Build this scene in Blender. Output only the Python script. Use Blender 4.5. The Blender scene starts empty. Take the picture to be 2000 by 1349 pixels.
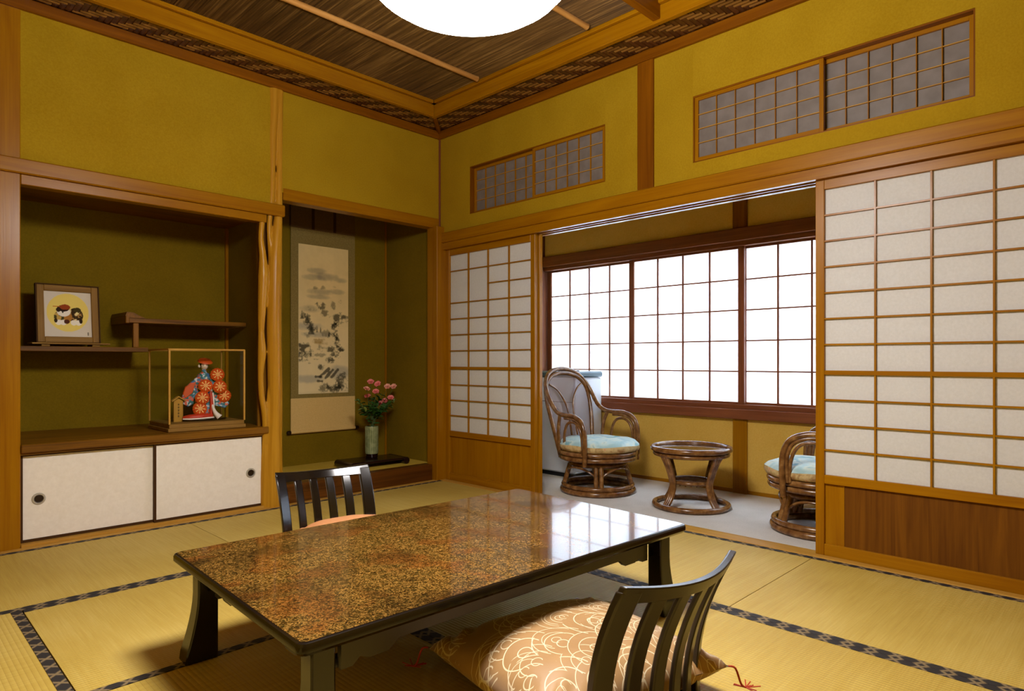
import bpy, bmesh, math, random
import numpy as np
from mathutils import Vector, Matrix
random.seed(7)
PI = math.pi
scene = bpy.context.scene
COL = scene.collection

# ------------------------------------------------------------------ camera, light, exposure
cam_d = bpy.data.cameras.new('camera')
cam = bpy.data.objects.new('camera', cam_d); COL.objects.link(cam)
cam.location = (-3.2238, -3.9798, 0.915)
cam.rotation_euler = (PI/2, 0, math.radians(44.611) - PI/2)
cam_d.sensor_fit = 'HORIZONTAL'; cam_d.sensor_width = 36.0
cam_d.lens = 36.0*1261.0/2000.0
cam_d.shift_y = 29.5/2000.0
cam_d.clip_start = 0.05
scene.camera = cam

world = bpy.data.worlds.new('overcast_sky'); scene.world = world
world.use_nodes = True
bg = world.node_tree.nodes['Background']
bg.inputs['Color'].default_value = (0.80, 0.90, 1.0, 1)
bg.inputs['Strength'].default_value = 9.5
LAMP_STRENGTH = 50.0
LAMP_COLOR = (1.0, 0.955, 0.92, 1)
scene.view_settings.view_transform = 'Standard'
scene.view_settings.look = 'None'
scene.view_settings.exposure = 0.85
scene.view_settings.gamma = 1.0
scene.view_settings.use_curve_mapping = False
cy = scene.cycles
cy.max_bounces = 10; cy.diffuse_bounces = 5; cy.glossy_bounces = 4
cy.transmission_bounces = 6; cy.transparent_max_bounces = 24
cy.caustics_reflective = False; cy.caustics_refractive = False
cy.sample_clamp_indirect = 6.0
cy.use_denoising = True

FZ = -0.015          # top of the tatami

# ------------------------------------------------------------------ helpers: materials
def lin(r, g, b):
    f = lambda c: (c/255/12.92) if c/255 <= .04045 else ((c/255+.055)/1.055)**2.4
    return (f(r), f(g), f(b), 1)

class NT:
    def __init__(s, name):
        s.m = bpy.data.materials.new(name); s.m.use_nodes = True
        s.t = s.m.node_tree; s.n = s.t.nodes; s.p = s.n['Principled BSDF']
    def add(s, t, **kw):
        n = s.n.new(t)
        for k, v in kw.items():
            if k.startswith('in_'):
                k = k[3:]; k = int(k) if k.isdigit() else k
                n.inputs[k].default_value = v
            else: setattr(n, k, v)
        return n
    def ln(s, a, b):
        s.t.links.new(a, b)
    def math(s, op, a, b=None, c=None):
        n = s.add('ShaderNodeMath', operation=op)
        for i, v in enumerate((a, b, c)):
            if v is None: continue
            if hasattr(v, 'links'): s.ln(v, n.inputs[i])
            else: n.inputs[i].default_value = v
        return n.outputs[0]
    def mix(s, f, a, b, bt='MIX'):
        n = s.add('ShaderNodeMix', data_type='RGBA', blend_type=bt)
        for i, v in ((0, f), (6, a), (7, b)):
            if hasattr(v, 'links'): s.ln(v, n.inputs[i])
            else: n.inputs[i].default_value = v
        return n.outputs[2]
    def ramp(s, f, stops, interp='LINEAR'):
        n = s.add('ShaderNodeValToRGB'); cr = n.color_ramp; cr.interpolation = interp
        while len(cr.elements) < len(stops): cr.elements.new(.5)
        for e, (p, c) in zip(cr.elements, stops): e.position = p; e.color = c
        s.ln(f, n.inputs[0]); return n.outputs[0]
    def coords(s, scale=(1, 1, 1), rnd=True):
        tc = s.add('ShaderNodeTexCoord'); v = tc.outputs['Object']
        if rnd:
            oi = s.add('ShaderNodeObjectInfo')
            a = s.add('ShaderNodeVectorMath', operation='SCALE', in_0=(7.3, 3.1, 5.7))
            s.ln(oi.outputs['Random'], a.inputs['Scale'])
            b = s.add('ShaderNodeVectorMath', operation='ADD')
            s.ln(v, b.inputs[0]); s.ln(a.outputs[0], b.inputs[1]); v = b.outputs[0]
        mp = s.add('ShaderNodeMapping'); mp.inputs['Scale'].default_value = scale
        s.ln(v, mp.inputs[0]); return mp.outputs[0]
    def noise(s, vec, scale, detail=3, rough=.5, dist=0):
        n = s.add('ShaderNodeTexNoise', in_Scale=scale, in_Detail=detail, in_Roughness=rough, in_Distortion=dist)
        s.ln(vec, n.inputs['Vector']); return n.outputs[0]
    def bump(s, h, strength=.3, dist=.002):
        b = s.add('ShaderNodeBump', in_Strength=strength, in_Distance=dist)
        s.ln(h, b.inputs['Height']); s.ln(b.outputs[0], s.p.inputs['Normal'])
    def base(s, c):
        if hasattr(c, 'links'): s.ln(c, s.p.inputs['Base Color'])
        else: s.p.inputs['Base Color'].default_value = c
    def set(s, **kw):
        for k, v in kw.items(): s.p.inputs[k.replace('_', ' ')].default_value = v
        return s

_wood = {}
def wood(kind, axis):
    """kind: (light, dark, roughness)"""
    key = (kind, axis)
    if key in _wood: return _wood[key]
    light, dark, rough, contrast, grain = WOODS[kind]
    t = NT(kind + '_grain_' + axis)
    sc = [grain]*3; sc['xyz'.index(axis)] = grain*.06
    v = t.coords(tuple(sc))
    n1 = t.noise(v, 1.0, 4, .55, .8 if kind != 'kick' else 2.6)
    sc2 = [grain*7]*3; sc2['xyz'.index(axis)] = grain*.12
    n2 = t.noise(t.coords(tuple(sc2)), 1.0, 2, .5)
    f = t.math('ADD', t.math('MULTIPLY', n1, .7), t.math('MULTIPLY', n2, .3))
    lo = .5 - contrast; hi = .5 + contrast
    t.base(t.ramp(f, [(lo, dark), (hi, light)]))
    t.set(Roughness=rough); t.bump(n2, .12, .001); t.p.inputs['Specular IOR Level'].default_value = .2
    _wood[key] = t.m; return t.m

WOODS = {
    'cedar':   (lin(161, 110, 7), lin(134, 82, 3), .28, .2, 22),
    'cedar_deep': (lin(136, 81, 6), lin(102, 54, 2), .36, .2, 22),
    'reddish': (lin(136, 80, 48), lin(100, 54, 30), .4, .2, 24),
    'walnut':  (lin(142, 94, 16), lin(84, 52, 5), .42, .16, 16),
    'bronze':  (lin(152, 114, 50), lin(116, 82, 28), .6, .2, 26),
    'pale':    (lin(194, 150, 66), lin(166, 118, 40), .45, .2, 24),
    'sill_wood': (lin(104, 60, 16), lin(60, 31, 6), .3, .16, 16),
    'kerria':  (lin(194, 144, 40), lin(162, 110, 18), .28, .22, 14),
}
def plain(name, c, rough=.5, metal=0., **kw):
    t = NT(name); t.base(c); t.set(Roughness=rough, Metallic=metal, **kw); return t.m

def plaster(name, a, b, scale=115):
    t = NT(name); v = t.coords()
    n = t.noise(v, scale, 5, .65); n3 = t.noise(v, 4.0, 2)
    f = t.math('ADD', t.math('MULTIPLY', n, .65), t.math('MULTIPLY', n3, .35))
    t.base(t.ramp(f, [(.36, a), (.64, b)])); t.set(Roughness=.92)
    t.p.inputs['Specular IOR Level'].default_value = .15
    t.bump(n, .25, .002); return t.m

M = {}
M['plaster'] = plaster('mustard_plaster', lin(153, 120, 10), lin(168, 136, 22))
M['plaster_olive'] = plaster('olive_plaster', lin(112, 91, 8), lin(128, 104, 14))
M['plaster_beige'] = plaster('veranda_plaster', lin(200, 160, 66), lin(212, 174, 84))

def mat_paper():
    t = NT('shoji_paper'); v = t.coords()
    n = t.noise(v, 90, 4, .6)
    c = t.ramp(n, [(.3, lin(232, 232, 230)), (.7, lin(240, 240, 239))])
    d = t.add('ShaderNodeBsdfDiffuse'); tr = t.add('ShaderNodeBsdfTranslucent')
    t.ln(c, d.inputs[0]); t.ln(c, tr.inputs[0])
    mx = t.add('ShaderNodeMixShader', in_Fac=.42)
    t.ln(d.outputs[0], mx.inputs[1]); t.ln(tr.outputs[0], mx.inputs[2])
    t.ln(mx.outputs[0], t.n['Material Output'].inputs[0]); return t.m
M['paper'] = mat_paper()
def mat_window_paper():
    t = NT('daylit_window_paper')
    d = t.add('ShaderNodeBsdfDiffuse'); tr = t.add('ShaderNodeBsdfTranslucent')
    d.inputs[0].default_value = lin(238, 238, 238); tr.inputs[0].default_value = lin(240, 244, 250)
    mx = t.add('ShaderNodeMixShader', in_Fac=.5)
    t.ln(d.outputs[0], mx.inputs[1]); t.ln(tr.outputs[0], mx.inputs[2])
    t.ln(mx.outputs[0], t.n['Material Output'].inputs[0]); return t.m
M['window_paper'] = mat_window_paper()
def mat_transom():
    t = NT('frosted_transom_pane'); v = t.coords()
    n = t.noise(v, 14, 3)
    c = t.ramp(n, [(.3, lin(108, 100, 94)), (.7, lin(124, 116, 112))])
    t.base(c); t.set(Roughness=.45); t.p.inputs['Specular IOR Level'].default_value = .3; return t.m
M['transom_pane'] = mat_transom()

def mat_tatami():
    t = NT('tatami_rush')
    v = t.coords(rnd=True)
    tc = t.add('ShaderNodeTexCoord'); sp = t.add('ShaderNodeSeparateXYZ'); t.ln(tc.outputs['Object'], sp.inputs[0])
    # object X = long axis of the mat, ribs run along X, 15 mm apart
    w = t.math('ABSOLUTE', t.math('SINE', t.math('MULTIPLY', sp.outputs[1], PI/.0145)))
    mp = t.add('ShaderNodeMapping'); mp.inputs['Scale'].default_value = (260, 6, 1); t.ln(v, mp.inputs[0])
    n = t.noise(mp.outputs[0], 1.0, 3, .6)
    mp2 = t.add('ShaderNodeMapping'); mp2.inputs['Scale'].default_value = (60, 2.2, 1); t.ln(v, mp2.inputs[0])
    n2 = t.noise(mp2.outputs[0], 1.0, 2, .5)
    n3 = t.noise(v, 2.0, 2)
    f = t.math('ADD', t.math('ADD', t.math('MULTIPLY', n, .4), t.math('MULTIPLY', n2, .2)), t.math('MULTIPLY', n3, .4))
    c = t.ramp(f, [(.34, lin(172, 142, 58)), (.5, lin(185, 157, 73)), (.66, lin(197, 171, 91))])
    rib = t.ramp(w, [(0, (.78, .74, .66, 1)), (.25, (1, 1, 1, 1))])
    t.base(t.mix(1.0, c, rib, 'MULTIPLY'))
    t.set(Roughness=.62); t.p.inputs['Specular IOR Level'].default_value = .3
    t.bump(t.math('ADD', w, t.math('MULTIPLY', n, .3)), .35, .003); return t.m
M['tatami'] = mat_tatami()
def mat_heri():
    # cloth border: object X along the strip, object Y across it; interlocking light lozenges on indigo-black
    t = NT('tatami_border_cloth')
    tc = t.add('ShaderNodeTexCoord'); sp = t.add('ShaderNodeSeparateXYZ'); t.ln(tc.outputs['Object'], sp.inputs[0])
    x, y = sp.outputs[0], sp.outputs[1]
    a = t.math('FRACT', t.math('ADD', t.math('MULTIPLY', x, 1/.07), t.math('MULTIPLY', y, 14.0)))
    b = t.math('FRACT', t.math('SUBTRACT', t.math('MULTIPLY', x, 1/.07), t.math('MULTIPLY', y, 14.0)))
    da = t.math('ABSOLUTE', t.math('SUBTRACT', a, .5)); db = t.math('ABSOLUTE', t.math('SUBTRACT', b, .5))
    d = t.math('MINIMUM', da, db)
    n = t.noise(t.coords(), 220, 2)
    f = t.math('ADD', d, t.math('MULTIPLY', t.math('SUBTRACT', n, .5), .09))
    t.base(t.ramp(f, [(.04, lin(128, 108, 74)), (.09, lin(92, 78, 56)), (.14, lin(34, 29, 27)), (1, lin(28, 25, 26))]))
    t.set(Roughness=.8); return t.m
M['heri'] = mat_heri()
def mat_carpet():
    t = NT('beige_carpet'); v = t.coords()
    n = t.noise(v, 160, 4, .7); n2 = t.noise(v, 5, 2)
    t.base(t.ramp(t.math('ADD', t.math('MULTIPLY', n, .6), t.math('MULTIPLY', n2, .4)), [(.3, lin(186, 182, 174)), (.7, lin(212, 208, 202))]))
    t.set(Roughness=.95); t.bump(n, .5, .003); return t.m
M['carpet'] = mat_carpet()
M['goza'] = plaster('alcove_rush_mat', lin(190, 160, 50), lin(208, 176, 70), 120)

def mat_reed():
    t = NT('ceiling_reed'); v = t.coords((70, 1.6, 70))
    n = t.noise(v, 1.0, 4, .7)
    oi = t.add('ShaderNodeTexCoord')
    n2 = t.noise(t.coords((2.2, .35, 1)), 2, 2)
    f = t.math('ADD', t.math('MULTIPLY', n, .75), t.math('MULTIPLY', n2, .25))
    t.base(t.ramp(f, [(.35, lin(58, 38, 12)), (.5, lin(92, 64, 26)), (.62, lin(128, 96, 48)), (.72, lin(168, 134, 80))]))
    t.set(Roughness=.5); return t.m
M['reed'] = mat_reed()
def mat_weave(name, a, b):
    t = NT(name); oi = t.add('ShaderNodeObjectInfo')
    v = t.coords((10, 10, 10)); n = t.noise(v, 1, 2)
    f = t.math('ADD', t.math('MULTIPLY', oi.outputs['Random'], .6), t.math('MULTIPLY', n, .4))
    t.base(t.ramp(f, [(.1, a), (.9, b)])); t.set(Roughness=.35); return t.m
M['weave_light'] = mat_weave('woven_bark_light', lin(100, 66, 26), lin(140, 98, 46))
M['weave_dark'] = mat_weave('woven_bark_dark', lin(54, 28, 12), lin(90, 52, 22))
def mat_bamboo():
    t = NT('bamboo_skin'); v = t.coords((3, 40, 40)); n = t.noise(v, 1, 3)
    t.base(t.ramp(n, [(.3, lin(150, 100, 44)), (.7, lin(192, 142, 76))])); t.set(Roughness=.3); return t.m
M['bamboo'] = mat_bamboo()

def mat_tortoise():
    t = NT('mottled_lacquer_top'); v = t.coords(rnd=False)
    wob = t.add('ShaderNodeTexNoise', in_Scale=60.0, in_Detail=2.0); t.ln(v, wob.inputs['Vector'])
    vm = t.add('ShaderNodeVectorMath', operation='MULTIPLY_ADD'); t.ln(wob.outputs['Color'], vm.inputs[0])
    vm.inputs[1].default_value = (.007, .007, .007); t.ln(v, vm.inputs[2])
    n = t.math('ADD', t.math('MULTIPLY', t.noise(vm.outputs[0], 230, 2, .65, .2), .7), t.math('MULTIPLY', t.noise(v, 80, 3, .6), .3))
    big = t.noise(v, 3.4, 3, .55, .4); big2 = t.noise(v, 7.0, 2, .5, .3)
    c1 = t.ramp(n, [(.34, lin(18, 11, 4)), (.45, lin(46, 30, 9)), (.52, lin(98, 68, 24)), (.59, lin(150, 110, 52)), (.68, lin(98, 62, 20))])
    c2 = t.ramp(n, [(.36, lin(30, 15, 5)), (.47, lin(78, 40, 12)), (.55, lin(132, 74, 26)), (.66, lin(92, 48, 16))])
    c3 = t.ramp(n, [(.38, lin(16, 10, 5)), (.56, lin(52, 34, 12)), (.7, lin(104, 74, 32))])
    f = t.ramp(big2, [(.5, (0, 0, 0, 1)), (.62, (1, 1, 1, 1))])
    g = t.ramp(big, [(.5, (0, 0, 0, 1)), (.66, (1, 1, 1, 1))])
    c = t.mix(t.math('MULTIPLY', f, .62), c1, c2)
    hue = t.noise(v, 90, 2, .6, .3); c = t.mix(t.math('MULTIPLY', t.ramp(hue, [(.5, (0, 0, 0, 1)), (.58, (1, 1, 1, 1))]), .3), c, lin(58, 54, 22)); c = t.mix(t.math('MULTIPLY', g, .7), c, c3)
    t.base(c); t.set(Roughness=.12); t.p.inputs['Specular IOR Level'].default_value = .2; t.p.inputs['Coat Weight'].default_value = .34; t.p.inputs['Coat Roughness'].default_value = .03
    t.p.inputs['Coat IOR'].default_value = 1.5
    return t.m
M['tortoise'] = mat_tortoise()
M['lacquer'] = plain('black_lacquer', lin(22, 16, 11), .16)
M['lacquer_brown'] = plain('dark_brown_lacquer', lin(38, 29, 18), .3)
M['lacquer_stand'] = plain('aubergine_lacquer', lin(30, 13, 10), .22)
M['dark_wood_edge'] = plain('dark_stained_edge', lin(66, 40, 12), .7); M['dark_wood_edge'].node_tree.nodes['Principled BSDF'].inputs['Specular IOR Level'].default_value = .15
M['black'] = plain('black_plastic', lin(18, 18, 20), .5)
M['brass'] = plain('aged_brass', lin(150, 120, 60), .35, 1.0)
M['white_metal'] = plain('pale_metal_ring', lin(190, 186, 176), .35, .6)

def mat_door():
    t = NT('white_door_paper'); v = t.coords(); n = t.noise(v, 40, 4, .7)
    t.base(t.ramp(n, [(.3, lin(226, 218, 202)), (.7, lin(235, 228, 214))])); t.set(Roughness=.8); return t.m
M['door_paper'] = mat_door()

def mat_rattan():
    t = NT('varnished_rattan'); v = t.coords((1, 1, 1)); n = t.noise(v, 26, 3)
    t.base(t.ramp(n, [(.3, lin(86, 54, 26)), (.55, lin(118, 80, 42)), (.75, lin(150, 112, 66))])); t.set(Roughness=.22); return t.m
M['rattan'] = mat_rattan()
def mat_cane():
    t = NT('woven_cane_mesh')
    tc = t.add('ShaderNodeTexCoord'); sp = t.add('ShaderNodeSeparateXYZ'); t.ln(tc.outputs['Object'], sp.inputs[0])
    a = t.math('FRACT', t.math('MULTIPLY', sp.outputs[0], 330.)); b = t.math('FRACT', t.math('MULTIPLY', sp.outputs[2], 330.))
    a = t.math('LESS_THAN', a, .42); b = t.math('LESS_THAN', b, .42)
    k = t.math('MAXIMUM', a, b)
    t.base(lin(120, 92, 76)); t.set(Roughness=.5)
    tr = t.add('ShaderNodeBsdfTransparent'); mx = t.add('ShaderNodeMixShader')
    t.ln(k, mx.inputs[0]); t.ln(tr.outputs[0], mx.inputs[1]); t.ln(t.p.outputs[0], mx.inputs[2])
    t.ln(mx.outputs[0], t.n['Material Output'].inputs[0]); return t.m
M['cane'] = mat_cane()
M['cane_solid'] = plain('cane_panel', lin(120, 74, 34), .45)
def mat_glass():
    t = NT('clear_glass')
    tr = t.add('ShaderNodeBsdfTransparent'); tr.inputs[0].default_value = (.97, .98, .97, 1)
    gl = t.add('ShaderNodeBsdfGlossy'); gl.inputs['Roughness'].default_value = .02
    fr = t.add('ShaderNodeFresnel', in_IOR=1.45); mx = t.add('ShaderNodeMixShader'); ge = t.add('ShaderNodeNewGeometry')
    t.ln(t.math('MULTIPLY', fr.outputs[0], t.math('SUBTRACT', 1.0, ge.outputs['Backfacing'])), mx.inputs[0]); t.ln(tr.outputs[0], mx.inputs[1]); t.ln(gl.outputs[0], mx.inputs[2])
    t.ln(mx.outputs[0], t.n['Material Output'].inputs[0]); return t.m
M['glass'] = mat_glass()
M['smoky_glass'] = plain('glass_over_cane', lin(70, 48, 34), .06)

def mat_cushion():
    t = NT('arc_patterned_cushion'); tc = t.add('ShaderNodeTexCoord')
    v = tc.outputs['Object']; acc = None
    for i, (sc, off) in enumerate((((6, 6, 0), (0, 0, 0)), ((5.2, 5.2, 0), (.37, .61, 0)), ((6.8, 6.8, 0), (.77, .2, 0)), ((7.6, 7.6, 0), (.15, .83, 0)))):
        mp = t.add('ShaderNodeMapping'); mp.inputs['Scale'].default_value = sc; mp.inputs['Location'].default_value = off
        t.ln(v, mp.inputs[0])
        vo = t.add('ShaderNodeTexVoronoi', in_Scale=1.0, in_Randomness=.75); vo.voronoi_dimensions = '2D'
        t.ln(mp.outputs[0], vo.inputs['Vector'])
        rg = t.math('FRACT', t.math('MULTIPLY', vo.outputs['Distance'], 5.0))
        line = t.math('LESS_THAN', t.math('ABSOLUTE', t.math('SUBTRACT', rg, .5)), .04)
        # keep only the arc over the centre, as in brushed grass or wave arcs
        sub = t.add('ShaderNodeVectorMath', operation='SUBTRACT'); t.ln(mp.outputs[0], sub.inputs[0]); t.ln(vo.outputs['Position'], sub.inputs[1])
        s2 = t.add('ShaderNodeSeparateXYZ'); t.ln(sub.outputs[0], s2.inputs[0])
        dirv = t.math('ADD', t.math('MULTIPLY', s2.outputs[0], -.5), t.math('MULTIPLY', s2.outputs[1], .87))
        keep = t.math('GREATER_THAN', dirv, -.08)
        l = t.math('MULTIPLY', t.math('MULTIPLY', line, keep), t.math('LESS_THAN', vo.outputs['Distance'], .62))
        acc = l if acc is None else t.math('MAXIMUM', acc, l)
    n = t.noise(v, 6, 2)
    basec = t.ramp(n, [(.3, lin(146, 108, 58)), (.7, lin(164, 126, 76))])
    t.base(t.mix(t.math('MULTIPLY', acc, .85), basec, lin(220, 204, 168)))
    t.set(Roughness=.55); t.p.inputs['Sheen Weight'].default_value = .3
    t.bump(t.math('ADD', t.noise(v, 18, 3), t.math('MULTIPLY', acc, .2)), .25, .006); return t.m
M['zabuton'] = mat_cushion()
M['zabuton_plain'] = plain('apricot_cushion', lin(206, 142, 92), .7)
M['tassel'] = plain('red_cord', lin(178, 52, 22), .7)
def mat_seatpad():
    t = NT('pale_blue_floral_pad'); v = t.coords(); n = t.noise(v, 9, 3, .5, .6)
    t.base(t.ramp(n, [(.36, lin(150, 182, 184)), (.5, lin(176, 200, 196)), (.58, lin(196, 204, 186)), (.66, lin(120, 166, 172))]))
    t.set(Roughness=.7); t.bump(n, .3, .01); return t.m
M['seatpad'] = mat_seatpad()
def mat_seatskirt():
    t = NT('beige_floral_skirt'); v = t.coords(); n = t.noise(v, 22, 3, .5, .6)
    t.base(t.ramp(n, [(.34, lin(150, 112, 66)), (.5, lin(190, 168, 118)), (.6, lin(200, 178, 130)), (.7, lin(196, 120, 92))]))
    t.set(Roughness=.8); return t.m
M['seatskirt'] = mat_seatskirt()
M['fridge'] = plain('white_enamel', lin(214, 218, 222), .3)
M['fridge_lid'] = plain('teal_grey_lid', lin(52, 78, 86), .35)
M['celadon'] = NT('celadon_glaze')
def _cel():
    t = M['celadon']; tc = t.add('ShaderNodeTexCoord'); sp = t.add('ShaderNodeSeparateXYZ'); t.ln(tc.outputs['Object'], sp.inputs[0])
    an = t.math('ARCTAN2', sp.outputs[1], sp.outputs[0]); w = t.math('SINE', t.math('MULTIPLY', an, 18.))
    n = t.noise(t.coords(), 30, 3)
    t.base(t.ramp(t.math('ADD', t.math('MULTIPLY', w, .12), n), [(.3, lin(112, 124, 84)), (.7, lin(150, 160, 116))]))
    t.set(Roughness=.22); M['celadon'] = t.m
_cel()
M['leaf'] = plain('deep_green_leaf', lin(44, 84, 26), .5)
M['leaf_pale'] = plain('pale_edged_leaf', lin(120, 140, 70), .5)
M['stem'] = plain('green_stem', lin(60, 84, 34), .6)
M['petal'] = plain('pink_petal', lin(236, 132, 128), .6)
M['petal_pale'] = plain('pale_pink_petal', lin(240, 172, 150), .6)
M['rope'] = plain('off_white', lin(226, 218, 200), .7)

# ------------------------------------------------------------------ helpers: objects
def place(o, parent):
    COL.objects.link(o)
    if parent is not None: o.parent = parent
    return o
def tagit(o, label=None, cat=None, group=None, kind=None):
    if label: o['label'] = label
    if cat: o['category'] = cat
    if group: o['group'] = group
    if kind: o['kind'] = kind
    return o
def empty(name, loc=(0, 0, 0), rz=0, label=None, cat=None, group=None, kind=None):
    o = bpy.data.objects.new(name, None); o.location = loc; o.rotation_euler = (0, 0, rz)
    o.empty_display_size = .1
    COL.objects.link(o); return tagit(o, label, cat, group, kind)
_boxes = {}
def box_mesh(dx, dy, dz, mat, bevel):
    key = (round(dx, 4), round(dy, 4), round(dz, 4), mat.name, bevel)
    if key in _boxes: return _boxes[key]
    bm = bmesh.new(); bmesh.ops.create_cube(bm, size=1)
    bmesh.ops.scale(bm, vec=(dx, dy, dz), verts=bm.verts)
    if bevel: bmesh.ops.bevel(bm, geom=bm.edges[:], offset=min(bevel, .3*min(dx, dy, dz)), segments=1, affect='EDGES', profile=.5)
    me = bpy.data.meshes.new('block'); bm.to_mesh(me); bm.free(); me.materials.append(mat)
    _boxes[key] = me; return me
def bx(name, x0, x1, y0, y1, z0, z1, mat, parent=None, bevel=0, axis=None):
    """a block between two corners, its mesh shared by equal blocks; mat may be the name of a wood"""
    dx, dy, dz = abs(x1-x0), abs(y1-y0), abs(z1-z0)
    if isinstance(mat, str):
        ax = axis or 'xyz'[max(range(3), key=lambda i: (dx, dy, dz)[i])]
        mat = wood(mat, ax)
    o = bpy.data.objects.new(name, box_mesh(dx, dy, dz, mat, bevel))
    o.location = ((x0+x1)/2, (y0+y1)/2, (z0+z1)/2)
    return place(o, parent)

class MB:
    def __init__(s): s.v = []; s.f = []; s.mi = []
    def add(s, vs, fs, mi=0):
        k = len(s.v); s.v += [tuple(p) for p in vs]; s.f += [tuple(i+k for i in f) for f in fs]; s.mi += [mi]*len(fs); return s
    def box(s, x0, x1, y0, y1, z0, z1, mi=0):
        vs = [(x, y, z) for x in (x0, x1) for y in (y0, y1) for z in (z0, z1)]
        return s.add(vs, [(0, 1, 3, 2), (4, 6, 7, 5), (0, 4, 5, 1), (2, 3, 7, 6), (0, 2, 6, 4), (1, 5, 7, 3)], mi)
    def tube(s, pts, r, n=8, closed=False, smooth=0, mi=0, flat=1.0):
        P = [Vector(p) for p in pts]; R = list(r) if hasattr(r, '__len__') else [r]*len(P)
        if smooth:
            Q, RR = [], []; m = len(P); last = m if closed else m-1
            for i in range(last):
                p0 = P[(i-1) % m] if closed or i > 0 else P[i]; p1 = P[i]; p2 = P[(i+1) % m]
                p3 = P[(i+2) % m] if closed or i+2 < m else p2
                for j in range(smooth):
                    u = j/smooth
                    Q.append(.5*((2*p1)+(p2-p0)*u+(2*p0-5*p1+4*p2-p3)*u*u+(3*p1-p0-3*p2+p3)*u**3))
                    RR.append(R[i]*(1-u)+R[(i+1) % m]*u)
            if not closed: Q.append(P[-1]); RR.append(R[-1])
            P, R = Q, RR
        m = len(P); vs = []; up = None
        for i in range(m):
            a = P[(i-1) % m] if closed or i > 0 else P[i]; b = P[(i+1) % m] if closed or i < m-1 else P[i]
            t = (b-a).normalized()
            if up is None:
                up = Vector((0, 0, 1)) if abs(t.z) < .9 else Vector((1, 0, 0))
            up = (up - t*up.dot(t)).normalized(); sd = t.cross(up)
            for k in range(n):
                an = 2*PI*k/n; vs.append(P[i] + (up*math.cos(an) + sd*math.sin(an)*flat)*R[i])
        fs = []
        for i in range(m if closed else m-1):
            j = (i+1) % m
            for k in range(n):
                l = (k+1) % n; fs.append((i*n+k, i*n+l, j*n+l, j*n+k))
        if not closed: fs += [tuple(range(n))[::-1], tuple((m-1)*n+k for k in range(n))]
        return s.add(vs, fs, mi)
    def ring(s, R, z, r, n=40, k=8, cx=0, cy=0, mi=0):
        return s.tube([(cx+R*math.cos(2*PI*i/n), cy+R*math.sin(2*PI*i/n), z) for i in range(n)], r, k, True, 0, mi)
    def lathe(s, prof, n=24, mi=0, cx=0, cy=0, cap=True):
        vs = []; m = len(prof)
        for r, z in prof:
            for k in range(n):
                a = 2*PI*k/n; vs.append((cx+r*math.cos(a), cy+r*math.sin(a), z))
        fs = [(i*n+k, i*n+(k+1) % n, (i+1)*n+(k+1) % n, (i+1)*n+k) for i in range(m-1) for k in range(n)]
        if cap: fs += [tuple(range(n))[::-1], tuple((m-1)*n+k for k in range(n))]
        return s.add(vs, fs, mi)
    def prism(s, poly, z0, z1, mi=0, f=lambda u, v, w: (u, v, w)):
        n = len(poly); vs = [f(u, v, z0) for u, v in poly] + [f(u, v, z1) for u, v in poly]
        fs = [tuple(range(n))[::-1], tuple(range(n, 2*n))] + [(i, (i+1) % n, n+(i+1) % n, n+i) for i in range(n)]
        return s.add(vs, fs, mi)
    def grid(s, nu, nv, fn, mi=0):
        vs = [fn(i/nu, j/nv) for j in range(nv+1) for i in range(nu+1)]; w = nu+1
        return s.add(vs, [(j*w+i, j*w+i+1, (j+1)*w+i+1, (j+1)*w+i) for j in range(nv) for i in range(nu)], mi)
    def mesh(s, name, mats, smooth=False):
        me = bpy.data.meshes.new(name); me.from_pydata(s.v, [], s.f)
        for m in (mats if isinstance(mats, (list, tuple)) else [mats]): me.materials.append(m)
        me.polygons.foreach_set('material_index', s.mi)
        bm = bmesh.new(); bm.from_mesh(me); bmesh.ops.recalc_face_normals(bm, faces=bm.faces[:]); bm.to_mesh(me); bm.free()
        if smooth:
            me.polygons.foreach_set('use_smooth', [True]*len(me.polygons))
            try: me.set_sharp_from_angle(angle=math.radians(smooth if smooth > 1 else 50))
            except Exception: pass
        me.update(); return me
    def build(s, name, mats, parent=None, smooth=False, loc=None, bevel=0, subsurf=0):
        o = bpy.data.objects.new(name, s.mesh(name, mats, smooth))
        if loc: o.location = loc
        if bevel:
            b = o.modifiers.new('edge', 'BEVEL'); b.width = bevel; b.segments = 2; b.limit_method = 'ANGLE'
        if subsurf:
            b = o.modifiers.new('round', 'SUBSURF'); b.levels = subsurf; b.render_levels = subsurf
        return place(o, parent)
def cyl(name, p, r, h, mat, parent, axis='z', n=24, smooth=40):
    m = MB(); m.lathe([(r*.92, 0), (r, h*.08), (r, h*.92), (r*.92, h)], n)
    if axis == 'y': m.v = [(x, z, y) for x, y, z in m.v]
    if axis == 'x': m.v = [(z, y, x) for x, y, z in m.v]
    return m.build(name, mat, parent, smooth, p)
def dup(root, name, loc, rz, label, group=None):
    r = root.copy(); COL.objects.link(r); r.name = name; r.location = loc; r.rotation_euler = (0, 0, rz)
    r['label'] = label
    if group: r['group'] = group
    for ch in list(root.children):
        c = ch.copy(); COL.objects.link(c); c.parent = r
        for g in list(ch.children):
            d = g.copy(); COL.objects.link(d); d.parent = c
    return r

# ================================================================== the setting
S = 'structure'
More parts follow.
